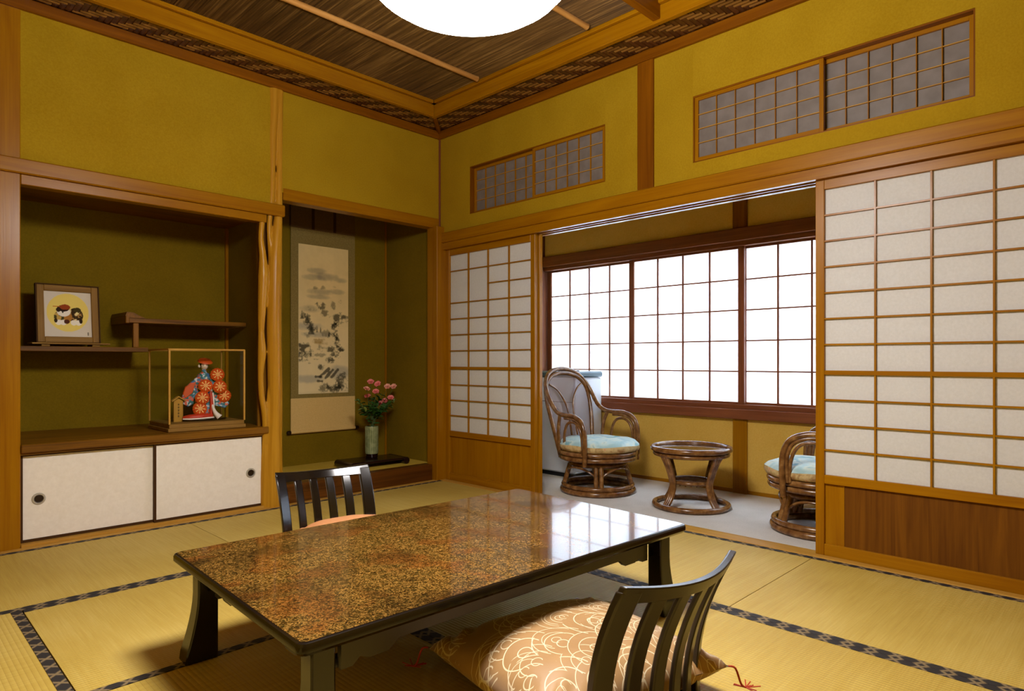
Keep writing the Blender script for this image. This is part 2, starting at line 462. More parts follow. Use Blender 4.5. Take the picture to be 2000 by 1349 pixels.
# ---- floor: straw mats, each with its cloth borders
floor = bx('floor', -3.76, .0, -4.76, .02, FZ-.12, FZ-.05, 'pale'); tagit(floor, 'matted floor of eight straw mats with dark cloth borders', kind=S)
_T = {}
def tatami(cx, cy_, L, W, rz, heri=(1, 1)):
    m = MB(); hw = .0325
    y0, y1 = -W/2 + (hw if heri[0] else 0), W/2 - (hw if heri[1] else 0)
    key = (L, W, heri)
    if key not in _T:
        m.box(-L/2, L/2, y0, y1, -.05, 0); me = m.mesh('straw_mat', M['tatami'])
        _T[key] = me
    o = bpy.data.objects.new('tatami_mat', _T[key])
    o.location = (cx-floor.location.x, cy_-floor.location.y, FZ-floor.location.z); o.rotation_euler = (0, 0, rz); place(o, floor)
    for s in (0, 1):
        if heri[s]:
            sg = -1 if s == 0 else 1
            h = bpy.data.objects.new('cloth_border', box_mesh(L, hw-.0005, .0515, M['heri'], 0))
            h.location = (0, sg*(W/2-hw/2), -.05+.0515/2); place(h, o)
G = .001
# along the alcove wall
tatami(-2.84, -.522, 1.90-G, .934, 0); tatami(-.967, -.522, 1.842-G, .934, 0)
# by the sliding screens (long axis along y)
tatami(-.493, -1.92, 1.858-G, .898, PI/2); tatami(-.493, -3.80, 1.898-G, .898, PI/2)
# middle: one lengthwise, then two crosswise
tatami(-1.868, -1.441, 1.848-G, .90, 0)
tatami(-1.405, -2.82, 1.854-G, .922, PI/2); tatami(-2.331, -2.82, 1.854-G, .924, PI/2)
tatami(-1.868, -4.25, 1.848-G, .998, 0)
# beside the camera
tatami(-3.25, -1.92, 1.858-G, .908, PI/2); tatami(-3.25, -3.80, 1.898-G, .908, PI/2)
# thresholds and edge strips round the mats
t = empty('trim_1', kind=S, label='wooden threshold strips round the straw mats')
bx('threshold', -.043, .012, -4.75, -.056, FZ-.06, FZ+.004, 'pale', t, .002)
bx('edge_strip', -2.8, -1.3, -.054, -.012, FZ-.06, FZ+.003, 'pale', t, .002)
bx('edge_strip', -1.29, -.046, -.054, -.004, FZ-.06, FZ+.003, 'pale', t, .002)
bx('track_rib', .0125, .085, -4.75, .02, FZ-.06, FZ-.002, 'pale', t, .001)

fv = bx('floor', .086, 1.2, -4.75, .02, FZ-.08, FZ-.004, M['carpet']); tagit(fv, 'beige carpeted floor of the sunroom', kind=S)

# ---- alcove wall (left)
W = empty('wall_left', kind=S, label='mustard plaster alcove wall above the recesses')
bx('plaster_panel', -2.657, -1.376, 0, .07, 1.87, 2.84, M['plaster'], W)
bx('plaster_panel', -1.302, 0.06, 0.0, .07, 2.0, 2.84, M['plaster'], W)
bx('plaster_panel', -3.80, -2.66, .01, .07, -.06, 2.84, M['plaster'], W)
# recess linings
A = empty('wall_alcove', kind=S, label='olive plaster lining of the two alcove recesses')
bx('back_lining', -2.75, .08, .74, .80, -.06, 2.6, M['plaster_olive'], A)
bx('side_lining', -2.72, -2.657, .12, .74, -.06, 1.95, M['plaster_olive'], A)
bx('divider', -1.355, -1.315, .085, .74, -.06, 2.5, M['plaster_olive'], A)
bx('side_lining', 0.0, .06, .075, .74, -.06, 2.5, M['plaster_olive'], A)
bx('pillar_backing', -1.432, -1.30, .066, .082, -.06, 2.84, 'walnut', A)  # added board: stops light leaking in and keeps the pillar slits dark
bx('recess_ceiling', -2.72, -1.35, .07, .76, 1.86, 1.90, 'walnut', A)
bx('recess_ceiling', -1.34, .06, .07, .76, 2.42, 2.46, 'walnut', A)
bx('corner_strip', -1.375, -1.355, .718, .74, .5, 1.86, 'cedar', A, .002)
bx('corner_strip', -.014, 0, .726, .74, .1, 2.42, 'cedar', A, .002)
bx('recess_floor', -1.315, 0, .088, .74, -.06, .1, M['goza'], A)
kam = bx('trim_2', -1.292, -.072, .002, .09, FZ-.04, .107, 'sill_wood', None, .003); tagit(kam, 'dark polished sill beam fronting the picture recess', kind=S)
# timbers of the alcove wall
t = bx('trim_3', -2.80, -2.657, -.006, .12, FZ-.05, 2.70, 'cedar', None, .004); tagit(t, 'square cedar post at the open end of the alcove wall', kind=S)
t = bx('trim_4', -3.76, -1.292, -.03, 0, 1.838, 1.912, 'cedar', None, .006); tagit(t, 'rounded cedar rail across the alcove wall above the cabinet recess', kind=S)
t = bx('trim_5', -2.657, -1.405, -.008, .06, 1.788, 1.838, 'cedar', None, .003); tagit(t, 'lintel over the cabinet recess', kind=S)
t = bx('trim_6', -1.294, -.006, -.002, .09, 1.953, 2.03, 'cedar', None, .003); tagit(t, 'lintel beam over the picture recess', kind=S)
t = bx('trim_7', -.071, .06, -.054, .07, FZ-.05, 1.96, 'cedar', None, .004); tagit(t, 'corner post between alcove and sliding screens', kind=S)
t = bx('trim_8', -.012, .003, -.012, .003, 1.96, 2.66, 'reddish', None, .002); tagit(t, 'thin corner bead between the two plaster walls', kind=S)
# gnarled alcove pillar: fused stems with slits between them, standing on the front line
def stems():
    m = MB()
    # broad main stem
    m.tube([(-1.352, 0.013, FZ-.04), (-1.352, 0.013, .2), (-1.348, 0.013, .42), (-1.342, 0.010, .6), (-1.346, 0.010, .85), (-1.350, 0.011, 1.1), (-1.347, 0.011, 1.35), (-1.343, 0.011, 1.55), (-1.333, 0.011, 1.70), (-1.322, 0.011, 1.84), (-1.316, 0.013, 2.0), (-1.313, 0.013, 2.2), (-1.314, 0.013, 2.4), (-1.322, 0.013, 2.67)],
           [.058, .057, .05, .045, .046, .047, .046, .044, .035, .026, .022, .019, .022, .034], 14, smooth=4)
    # stem that forks off upward towards the cabinet side
    m.tube([(-1.352, 0.013, 1.45), (-1.366, 0.013, 1.60), (-1.380, 0.013, 1.72), (-1.378, 0.013, 1.82), (-1.366, 0.013, 1.95), (-1.362, 0.013, 2.1), (-1.360, 0.013, 2.35), (-1.352, 0.013, 2.5), (-1.352, 0.013, 2.67)],
           [.03, .022, .015, .016, .021, .021, .026, .03, .036], 12, smooth=4)
    # outer stem, touching the main one now and then
    m.tube([(-1.405, 0.013, FZ-.04), (-1.405, 0.013, .18), (-1.412, 0.013, .34), (-1.407, 0.011, .48), (-1.412, 0.010, .58), (-1.432, 0.010, .70), (-1.437, 0.010, .84), (-1.428, 0.011, .97), (-1.434, 0.011, 1.10), (-1.428, 0.011, 1.25), (-1.420, 0.011, 1.45), (-1.424, 0.011, 1.58), (-1.436, 0.011, 1.69), (-1.428, 0.011, 1.80)],
           [.033, .032, .02, .02, .02, .018, .018, .027, .018, .026, .032, .022, .016, .017], 12, smooth=4)
    # thin inner stem low down
    m.tube([(-1.385, 0.018, .05), (-1.382, 0.013, .25), (-1.379, 0.007, .40), (-1.383, 0.005, .52), (-1.388, 0.009, .64), (-1.372, 0.013, .80)], [.024, .018, .012, .012, .014, .012], 10, smooth=4)
    o = m.build('trim_9', wood('kerria', 'z'), None, 60)
    r = o.modifiers.new('fuse', 'REMESH'); r.mode = 'VOXEL'; r.voxel_size = .0045; r.use_smooth_shade = True
    sm = o.modifiers.new('smooth', 'SMOOTH'); sm.factor = .5; sm.iterations = 3
    return tagit(o, 'gnarled natural timber alcove pillar of fused stems with slits', kind=S)
stems()

# ---- screen wall (right)
W = empty('wall_right', kind=S, label='mustard plaster wall above the sliding paper screens')
H0, H1 = 1.87, 2.84
T1 = (-1.603, -.352, 2.013, 2.367); T2 = (-3.472, -2.196, 2.0, 2.365)
def holed(y0, y1, hole):
    a, b, c, d = hole
    for (p, q, r, s_) in ((y0, a, H0, H1), (b, y1, H0, H1), (a, b, H0, c), (a, b, d, H1)):
        bx('plaster_panel', 0, .06, p, q, r, s_, M['plaster'], W)
holed(-1.86, 0, T1); holed(-4.76, -1.94, T2)
bx('post', -.016, .07, -1.951, -1.844, 1.9, 2.83, 'cedar_deep', W, .004)
t = bx('trim_10', -.032, .002, -4.76, .035, 1.832, 1.908, 'cedar', None, .006); tagit(t, 'rounded cedar rail along the screen wall under the transoms', kind=S)
t = empty('trim_11', kind=S, label='grooved lintel the paper screens slide in')
bx('lintel', -.014, .125, -4.76, .02, 1.792, 1.832, 'cedar', t)
for a, b in ((-.014, .014), (.05, .060), (.096, .125)):
    bx('groove_rib', a, b, -4.76, -.056, 1.779, 1.793, 'cedar', t)

def sash_grid(parent, x, y0, y1, z0, z1, fw, bw, nc, nr, pane, wd, th=.018, bname='lattice_bar', pname='pane', bx_off=-.003, thin_first=False):
    """a framed lattice in a plane x=const: stiles, rails, bars in front, panes behind"""
    bx('stile', x-th/2, x+th/2, y0, y0+fw, z0, z1, wd, parent, .001); bx('stile', x-th/2, x+th/2, y1-fw, y1, z0, z1, wd, parent, .001)
    bx('rail', x-th/2, x+th/2, y0+fw, y1-fw, z0, z0+fw, wd, parent, .001); bx('rail', x-th/2, x+th/2, y0+fw, y1-fw, z1-fw, z1, wd, parent, .001)
    a, b, c, d = y0+fw, y1-fw, z0+fw, z1-fw
    dy = (b-a)/nc; dz = (d-c)/nr
    for i in range(1, nc):
        y = a+dy*i; bx(bname, x-.007+bx_off, x+.002, y-bw/2, y+bw/2, c, d, wd, parent)
    for j in range(1, nr):
        z = c+dz*j; bx(bname, x-.006+bx_off, x+.002, a, b, z-bw/2, z+bw/2, 'pale', parent)  # crossbars in paler wood: lamplight from below put into their colour
    for i in range(nc):
        for j in range(nr):
            bx(pname, x+.002, x+.005, a+dy*i, a+dy*(i+1), c+dz*j, c+dz*(j+1), pane, parent)

def transom(n, hole, split, front, label):
    y0, y1, z0, z1 = hole
    w = empty('window_%d' % n, kind=S, label=label)
    e = .007
    for (p, q, r, s_) in ((y0, y1, z0, z0+e), (y0, y1, z1-e, z1), (y0, y0+e, z0+e, z1-e), (y1-e, y1, z0+e, z1-e)):
        bx('casing', .004, .07, p, q, r, s_, 'cedar_deep', w)
    # the sash whose frame overlaps the other stands in the nearer groove
    a, b, c, d = y0+e, y1-e, z0+e, z1-e
    for k, (p, q) in enumerate(((a, split+.014), (split-.014, b))):
        x = .018 if k == front else .05
        s_ = empty('sash'); s_.parent = w
        sash_grid(s_, x, p, q, c, d, .02, .0036, 6, 4, M['transom_pane'], 'cedar', .02)
transom(2, T1, -1.0, 0, 'transom window of small grey panes over the closed screen next to the alcove')
transom(3, T2, -2.862, 1, 'longer transom window of small grey panes over the wide paper screen')

def shoji(n, x, y0, y1, label):
    d = empty('door_%d' % n, kind=S, label=label)
    st, th = .04, .03; zb, zt = FZ+.001, 1.783
    bx('stile', x-th/2, x+th/2, y0, y0+st, zb, zt, 'cedar', d, .002); bx('stile', x-th/2, x+th/2, y1-st, y1, zb, zt, 'cedar', d, .002)
    a, b = y0+st, y1-st
    bx('top_rail', x-th/2, x+th/2, a, b, 1.732, zt, 'cedar', d, .002)
    bx('middle_rail', x-th/2+.002, x+th/2, a, b, .848, .868, 'cedar', d, .001)
    bx('lower_rail', x-th/2, x+th/2, a, b, .328, .37, 'cedar', d, .002)
    bx('bottom_rail', x-th/2, x+th/2, a, b, zb, .042, 'cedar', d, .002)
    # kick board of two planks, one narrow and lighter
    yj = b-.085
    bx('kick_board', x+.0, x+.010, a, yj-.001, .042, .328, 'kick' if n > 2 else 'cedar', d, 0, 'z'); bx('kick_board', x+.0, x+.0095, yj, b, .042, .328, 'cedar', d, axis='z')
    bw = .0075; dy = (b-a)/4
    zs_u = [.868+(1.732-.868)/7*i for i in range(8)]; zs_l = [.37+(.848-.37)/4*i for i in range(5)]
    skip = n == 1
    for i in range(1, 4):
        y = a+dy*i
        bx('lattice_bar', x-.012, x+.001, y-bw/2, y+bw/2, .868, 1.732, 'cedar', d); bx('lattice_bar', x-.012, x+.001, y-bw/2, y+bw/2, .37, .848, 'cedar', d)
    for zs in (zs_u, zs_l):
        for k, z in enumerate(zs[1:-1]):
            # on the closed screen one bar spans only the half away from the alcove
            yb = b if not (skip and zs is zs_u and k == 4) else a+dy*2
            bx('lattice_bar', x-.011, x+.001, a, yb, z-bw/2, z+bw/2, 'cedar', d)
        for i in range(4):
            for j in range(len(zs)-1):
                bx('paper_pane', x+.001, x+.0025, a+dy*i, a+dy*(i+1), zs[j], zs[j+1], M['paper'], d)
WOODS['kick'] = (lin(118, 72, 10), lin(80, 42, 3), .45, .2, 13)
shoji(1, .032, -1.0, -.055, 'closed paper screen next to the alcove, its lattice missing one half bar')
shoji(2, .0685, -1.012, -.06, 'paper screen pushed behind the one next to the alcove, only its edge in view')
shoji(3, .032, -3.79, -2.836, 'wide paper screen at the far side of the opening from the alcove')
shoji(4, .0685, -3.80, -2.85, 'paper screen pushed behind the one past the opening')
# remaining wall past the screens
bx('end_panel', .0, .06, -4.76, -3.80, -.06, 1.80, M['plaster'], W)

# ---- sunroom beyond the screens
XW = 1.15
W = empty('wall_sunroom', kind=S, label='plaster wall of the sunroom holding the daylit window')
bx('plaster_panel', XW, XW+.08, -4.76, .02, -.06, .56, M['plaster_beige'], W)
bx('plaster_panel', XW, XW+.08, -4.76, .02, 1.78, 2.45, M['plaster_beige'], W)
bx('end_panel', .06, XW+.08, -.055, .02, -.06, 2.45, M['plaster_beige'], W)
bx('end_panel', .06, XW+.08, -4.80, -4.74, -.06, 2.45, M['plaster_beige'], W)
bx('plaster_panel', XW, XW+.08, -4.76, -3.86, .56, 1.78, M['plaster_beige'], W)
for y in (-1.93, -3.85):
    bx('post', XW-.018, XW+.05, y-.052, y+.052, 1.84, 2.45, 'cedar_deep', W, .003)
    bx('post', XW-.018, XW+.05, y-.052, y+.052, FZ-.05, .51, 'cedar', W, .003)
bx('corner_post', XW-.05, XW+.05, -.085, -.05, FZ-.05, 2.45, 'reddish', W, .003)
t = bx('baseboard_sunroom', XW-.008, XW, -4.74, -.085, FZ-.004, .006, 'cedar'); tagit(t, 'low strip where the sunroom carpet meets the wall', kind=S)
w = empty('window_1', kind=S, label='wide daylit window of white panes with thin dark bars')
bx('header', XW-.045, XW+.06, -3.86, -.06, 1.755, 1.845, 'reddish', w, .004); bx('header', XW-.02, XW+.06, -3.86, -.06, 1.722, 1.755, 'reddish', w, .002)
bx('sill', XW-.05, XW+.06, -3.86, -.06, .505, .575, 'reddish', w, .004); bx('sill', XW-.025, XW+.06, -3.86, -.06, .575, .607, 'reddish', w, .002)
for k, (a, b) in enumerate(((-1.035, -.088), (-1.955, -.99), (-2.895, -1.91), (-3.86, -2.85))):
    x = XW+.012 if k % 2 else XW+.04
    s_ = empty('sash'); s_.parent = w
    th = .024; fw = .046
    bx('stile', x-th/2, x+th/2, a, a+fw, .607, 1.722, 'reddish', s_, .002); bx('stile', x-th/2, x+th/2, b-fw, b, .607, 1.722, 'reddish', s_, .002)
    bx('rail', x-th/2, x+th/2, a+fw, b-fw, .607, .622, 'reddish', s_, .001); bx('rail', x-th/2, x+th/2, a+fw, b-fw, 1.706, 1.722, 'reddish', s_, .001)
    p, q, c, d = a+fw, b-fw, .622, 1.706
    for i in range(1, 4):
        y = p+(q-p)/4*i; bx('lattice_bar', x-.009, x+.001, y-.0062, y+.0062, c, d, 'reddish', s_)
    for j in range(1, 5):
        z = c+(d-c)/5*j; bx('lattice_bar', x-.008, x+.001, p, q, z-.0052, z+.0052, 'reddish', s_)
    for i in range(4):
        for j in range(5):
            bx('pane', x+.001, x+.003, p+(q-p)/4*i, p+(q-p)/4*(i+1), c+(d-c)/5*j, c+(d-c)/5*(j+1), M['window_paper'], s_)

# walls behind the camera and roof of the sunroom, so that daylight enters by the window alone
t = bx('wall_back', -3.84, .06, -4.84, -4.76, -.1, 2.9, M['plaster']); tagit(t, 'plaster wall behind the viewer', kind=S)
t = bx('wall_side', -3.84, -3.76, -4.84, .07, -.1, 2.9, M['plaster']); tagit(t, 'plaster wall beside the viewer', kind=S)
t = bx('ceiling', .06, XW+.1, -4.8, .02, 2.42, 2.47, 'cedar_deep'); tagit(t, 'boarded ceiling of the sunroom', kind=S)
t = bx('wall_upper', .06, .1, -4.8, .08, 2.40, 2.95, M['plaster']); tagit(t, 'hidden upper wall over the sunroom roof', kind=S)

# ---- ceiling of the room
C = bx('ceiling', -3.8, .1, -4.8, .85, 2.815, 2.87, 'walnut'); tagit(C, 'dark reed ceiling with a woven border and wooden rim', kind=S)
cc = C.location
def cb(name, x0, x1, y0, y1, z0, z1, mat, bevel=0, axis=None):
    o = bx(name, x0, x1, y0, y1, z0, z1, mat, None, bevel, axis); o.location -= cc; o.parent = C; return o
RB = .24
m = MB(); xx = -3.74
while xx < -RB-.02:
    r = random.uniform(.0045, .0065)
    z = 2.802+random.uniform(-.001, .001)
    m.add([(xx-r, -RB, z+r), (xx, -RB, z-r*.6), (xx+r, -RB, z+r), (xx-r, -4.7, z+r), (xx, -4.7, z-r*.6), (xx+r, -4.7, z+r)], [(0, 1, 4, 3), (1, 2, 5, 4)])
    xx += r*1.9
M['reed_y'] = M['reed']
o = m.build('reed_mat', M['reed'], None, False); o.location = -cc; o.parent = C; tagit(o, kind='stuff')
# wooden rim
cb('rim', -RB-.035, -RB, -4.7, -RB-.0, 2.69, 2.778, 'cedar', .004); cb('rim', -3.75, -RB-.035, -RB-.035, -RB, 2.69, 2.778, 'cedar', .004)
cb('rim_moulding', -RB-.055, -RB-.005, -4.7, -RB-.055, 2.779, 2.803, 'cedar', .003); cb('rim_moulding', -3.75, -RB-.055, -RB-.055, -RB-.005, 2.779, 2.803, 'cedar', .003)
# cornice on the walls
cb('cornice', -.028, 0, -4.76, -.0, 2.65, 2.708, 'cedar_deep', .004); cb('cornice', -3.76, -.028, -.028, 0, 2.65, 2.708, 'cedar_deep', .004)
# backing over the woven border
cb('border_board', -RB, .0, -4.76, .0, 2.714, 2.728, 'sill_wood'); cb('border_board', -3.76, -RB, -RB, .0, 2.714, 2.728, 'sill_wood')
# hip batten
hb = MB(); hb.tube([(-.02, -.02, 2.70), (-RB-.01, -RB-.01, 2.704)], .016, 6)
o = hb.build('hip_batten', wood('cedar_deep', 'x'), C, 40); o.location = -cc
# bamboo and battens under the reeds
def bamboo(y, x1, r, z):
    m = MB(); xs = [-3.74]; 
    x = x1
    pts = []; rr = []
    L = x1+3.74; n = 40; node = .34
    m2 = []
    for i in range(int(L/.02)+1):
        x = -3.74 + L*i/int(L/.02); dd = abs(((x1-x) % node) - node/2)
        k = max(0, 1-abs(dd-node/2)/.02)
        pts.append((x, y, z)); rr.append(r*(1+.14*k))
    m.tube(pts, rr, 10)
    o = m.build('bamboo_batten', M['bamboo'], C, 60); o.location = -cc
bamboo(-.80, -.33, .017, 2.788); bamboo(-1.735, -.35, .017, 2.788); bamboo(-3.2, -.33, .017, 2.788)
cb('cross_beam', -3.74, -RB-.03, -2.16, -2.115, 2.703, 2.80, 'cedar_deep', .003)
# woven border: each visible float of a strip is a slat
WS = .0285
sl = [MB(), MB(), MB(), MB()]
def slat_mesh(L, W_, mat):
    m = MB(); a, b = L/2-.0012, W_/2-.0012
    m.add([(-a, -b, 0), (a, -b, 0), (a, b, 0), (-a, b, 0), (-a, 0, -.004+0), (a, 0, -.004)], [(0, 1, 5, 4), (4, 5, 2, 3), (0, 4, 3), (1, 2, 5)])
    return m.mesh('woven_strip', mat)
sm_l = slat_mesh(3*WS, WS, M['weave_light']); sm_d = slat_mesh(3*WS, WS, M['weave_dark'])
def weave(horizontal, length, limit):
    """twill weave over a strip RB wide; floats three cells long, both ways"""
    n_across = int(RB/WS); n_along = int(length/WS); count = 0; rest = MB(); fl = []
    for i in range(-3, n_along+3):
        for j in range(-3, n_across+3):
            if (i+j) % 6 == 0: fl.append((i+1, j, 0))        # along the wall
            if (i+j) % 6 == 3: fl.append((i, j+1, 1))        # across it
    for (i, j, d) in fl:
        a, b = -(i+.5)*WS, -(j+.5)*WS
        h = 1.5*WS
        k = 1.0
        if d == 1:
            lo, hi = max(b-h, -RB-.002), min(b+h, -.016)
            if hi-lo < .012: continue
            b = (lo+hi)/2; k = (hi-lo)/(2*h)
        elif b > -.02 or b < -RB+.004 or a-h < -length or a+h > 0: continue
        if -a < -b-.02 or a+h > -.03: continue
        x, y = (a, b) if horizontal else (b, a); rz = (0 if horizontal else PI/2) + (PI/2 if d else 0)
        fl_near = not horizontal and count < limit and a > -3.0
        me = sm_l if d == 0 else sm_d
        z = 2.7105 + (.001 if d else 0)
        if fl_near:
            o = bpy.data.objects.new('woven_slat', me); o.location = Vector((x, y, z))-cc; o.rotation_euler = (0, 0, rz); o.scale = (k, 1, 1); place(o, C); count += 1
        else:
            c_, s_ = math.cos(rz), math.sin(rz)
            rest.add([(x+c_*v.co.x*k-s_*v.co.y, y+s_*v.co.x*k+c_*v.co.y, z+v.co.z) for v in me.vertices], [tuple(p.vertices) for p in me.polygons], d)
    if rest.v:
        o = rest.build('woven_border', [M['weave_mix_l'], M['weave_mix_d']], C); o.location = -cc; tagit(o, kind='stuff')
def mat_weave2(name, a, b):
    t = NT(name); v = t.coords((34, 34, 34)); n = t.noise(v, 1, 1)
    t.base(t.ramp(n, [(.35, a), (.65, b)])); t.set(Roughness=.35); return t.m
M['weave_mix_l'] = mat_weave2('woven_bark_pale_mix', lin(100, 66, 26), lin(140, 98, 46)); M['weave_mix_d'] = mat_weave2('woven_bark_dark_mix', lin(54, 28, 12), lin(90, 52, 22))
weave(False, 3.2, 290); weave(True, 3.6, 0)

# ================================================================== things
# ---- lamp
LX, LY = -2.03, -2.63
lamp = empty('pendant_lamp', (LX, LY, 0), 0, 'glowing round white paper-like pendant lamp over the low table', 'lamp')
def mat_lamp():
    t = NT('glowing_shade'); t.base(lin(250, 246, 236)); t.set(Roughness=.5)
    t.p.inputs['Emission Color'].default_value = LAMP_COLOR; t.p.inputs['Emission Strength'].default_value = LAMP_STRENGTH; return t.m
m = MB(); prof = []
for i in range(17):
    a = -PI/2 + PI*i/16
    ca, sa = math.cos(a), math.sin(a)
    prof.append((max(.002, .305*abs(ca)**.75), 2.03 + (.135 if sa < 0 else .075)*math.copysign(abs(sa)**1.0, sa)))
m.lathe(prof, 48); m.build('shade', mat_lamp(), lamp, 80)
m = MB(); m.lathe([(.06, 2.10), (.075, 2.11), (.075, 2.135), (.02, 2.15)], 24); m.build('cap', M['rope'], lamp, 40)
m = MB(); m.tube([(0, 0, 2.145), (0, 0, 2.76)], .004, 8); m.build('cord', M['rope'], lamp)
m = MB(); m.lathe([(.004, 2.745), (.05, 2.755), (.055, 2.802)], 24); m.build('ceiling_rose', M['rope'], lamp, 40)

# ---- low table
TB = empty('low_table', (-1.802, -2.283, FZ), math.radians(-2.4), 'long low lacquered table with mottled gold and brown top', 'table')
def rrect(hx, hy, r, n=6):
    out = []
    for cx, cy_, a0 in ((hx-r, hy-r, 0), (-hx+r, hy-r, PI/2), (-hx+r, -hy+r, PI), (hx-r, -hy+r, 3*PI/2)):
        for i in range(n+1):
            a = a0+PI/2*i/n; out.append((cx+r*math.cos(a), cy_+r*math.sin(a)))
    return out
def loft(name, levels, mat, parent, smooth=40, cap=True):
    m = MB(); n = len(levels[0][0]); vs = [(u, v, z) for poly, z in levels for u, v in poly]; L = len(levels)
    fs = [(i*n+k, i*n+(k+1) % n, (i+1)*n+(k+1) % n, (i+1)*n+k) for i in range(L-1) for k in range(n)]
    if cap: fs += [tuple(range(n))[::-1], tuple((L-1)*n+k for k in range(n))]
    m.add(vs, fs); return m.build(name, mat, parent, smooth)
loft('edge_band', [(rrect(.715, .420, .015), .291), (rrect(.742, .447, .02), .298), (rrect(.750, .455, .022), .307), (rrect(.750, .455, .022), .320), (rrect(.747, .452, .021), .3265), (rrect(.742, .447, .019), .3285)], M['lacquer'], TB, 30)
loft('tabletop', [(rrect(.7405, .4455, .019), .322), (rrect(.7405, .4455, .019), .3292)], M['tortoise'], TB, 30)
# apron rails with cloud-shaped ends
def apron(name, L, horizontal, off):
    h = L/2
    pro = [(-h, .292), (-h, .205), (-h+.03, .205), (-h+.05, .222), (-h+.075, .212), (-h+.13, .212), (-h+.16, .235), (h-.16, .235), (h-.13, .212), (h-.075, .212), (h-.05, .222), (h-.03, .205), (h, .205), (h, .292)]
    m = MB(); f = (lambda u, v, w: (u, off+w, v)) if horizontal else (lambda u, v, w: (off+w, u, v))
    m.prism(pro, -.009, .009, 0, f); m.build(name, M['lacquer_brown'], TB, 30)
for sy in (-1, 1): apron('apron', 1.22, True, sy*.365)
for sx in (-1, 1): apron('apron', .64, False, sx*.655)
for sx in (-1, 1):
    for sy in (-1, 1):
        lv = []
        for i in range(11):
            u = i/10; z = .292*(1-u)
            fl = .042*max(0, (u-.3)/.7)**1.6; w = .030
            cx, cy_ = sx*.672, sy*.382
            if i == 10: fl -= .006
            lv.append(([(cx+a*w+(sx*fl if a == sx else 0), cy_+b*w*.95+(sy*fl*.4 if b == sy else 0)) for a, b in ((-1, -1), (1, -1), (1, 1), (-1, 1))], z))
        o = loft('leg', lv, M['lacquer'], TB, 30)
        b = o.modifiers.new('edge', 'BEVEL'); b.width = .005; b.segments = 2
        bx('hinge_block', sx*.60-.02, sx*.60+.02, sy*.338-.012, sy*.338+.012, .20, .226, M['black'], TB, .003)

# ---- floor chairs (legless) with curved slatted backs; local +Y is where the sitter faces
def floor_chair(name, loc, rz, label, mat):
    t = empty(name, loc, rz, label, 'chair', 'legless chairs at the low table')
    H, hw, tilt = .425, .190, .105
    def prof(z):                                      # y of the back's centre line at height z
        u = z/H; return -.02 - tilt*(u**1.7) + .020*math.sin(PI*u)
    def bow(x): return .036*(x/hw)**2 - .010*math.cos(2.2*x/hw)                 # plan curve, ends forward
    def bar(nm, x, w, d, z0, z1, flare=0):
        lv = []
        for i in range(11):
            z = z0+(z1-z0)*i/10; y = prof(z)+bow(x); ww = w
            back = d; fr = d
            if flare: fr = d + flare*max(0, 1-(z-z0)/.14)**2
            xo = x*(1+.05*(z/H))
            ya, yb = prof(z)+bow(xo/1.05-ww/2), prof(z)+bow(xo/1.05+ww/2)
            lv.append(([(xo-ww/2, ya-back), (xo+ww/2, yb-back), (xo+ww/2, yb+fr), (xo-ww/2, ya+fr)], z))
        o = loft(nm, lv, mat, t, 30); b = o.modifiers.new('edge', 'BEVEL'); b.width = .004; b.segments = 2
    for s in (-1, 1): bar('stile', s*hw, .046, .0115, .0, H-.010, .07)
    for k in range(4): bar('slat', (-.58+.387*k)*hw, .037, .008, .02, H-.028)
    # top rail, bowed in plan, its crown a touch lower in the middle
    m = MB(); n = 20; vs = []
    for i in range(n+1):
        x = (-1+2*i/n)*(hw+.0195); xo = x*1.05
        zt = H - .016*(1-(x/(hw+.0195))**2) + .004; zb = H-.047+.004*(x/hw)**2
        for z, dd in ((zb, -.011), (zt, -.011), (zt, .011), (zb, .011)): vs.append((xo, prof(z)+bow(x)+dd, z))
    fs = [(i*4+k, i*4+(k+1) % 4, (i+1)*4+(k+1) % 4, (i+1)*4+k) for i in range(n) for k in range(4)] + [(0, 1, 2, 3), tuple(n*4+k for k in (3, 2, 1, 0))]
    m.add(vs, fs); o = m.build('top_rail', mat, t, 40); b = o.modifiers.new('edge', 'BEVEL'); b.width = .004; b.segments = 2
    # moulded plywood seat
    o = loft('seat', [(rrect(.20, .20, .05), .003), (rrect(.21, .21, .05), .010), (rrect(.21, .21, .05), .020), (rrect(.205, .205, .05), .023)], mat, t, 40)
    o.location = (0, .20, 0)
    return t
floor_chair('floor_chair', (-1.806, -3.098, FZ), math.radians(-6), 'dark legless floor chair with slatted back on the near long side of the low table', M['lacquer_brown'])
floor_chair('floor_chair', (-1.706, -1.306, FZ), PI+math.radians(-8.8), 'black legless floor chair with slatted back between low table and alcove', M['lacquer'])

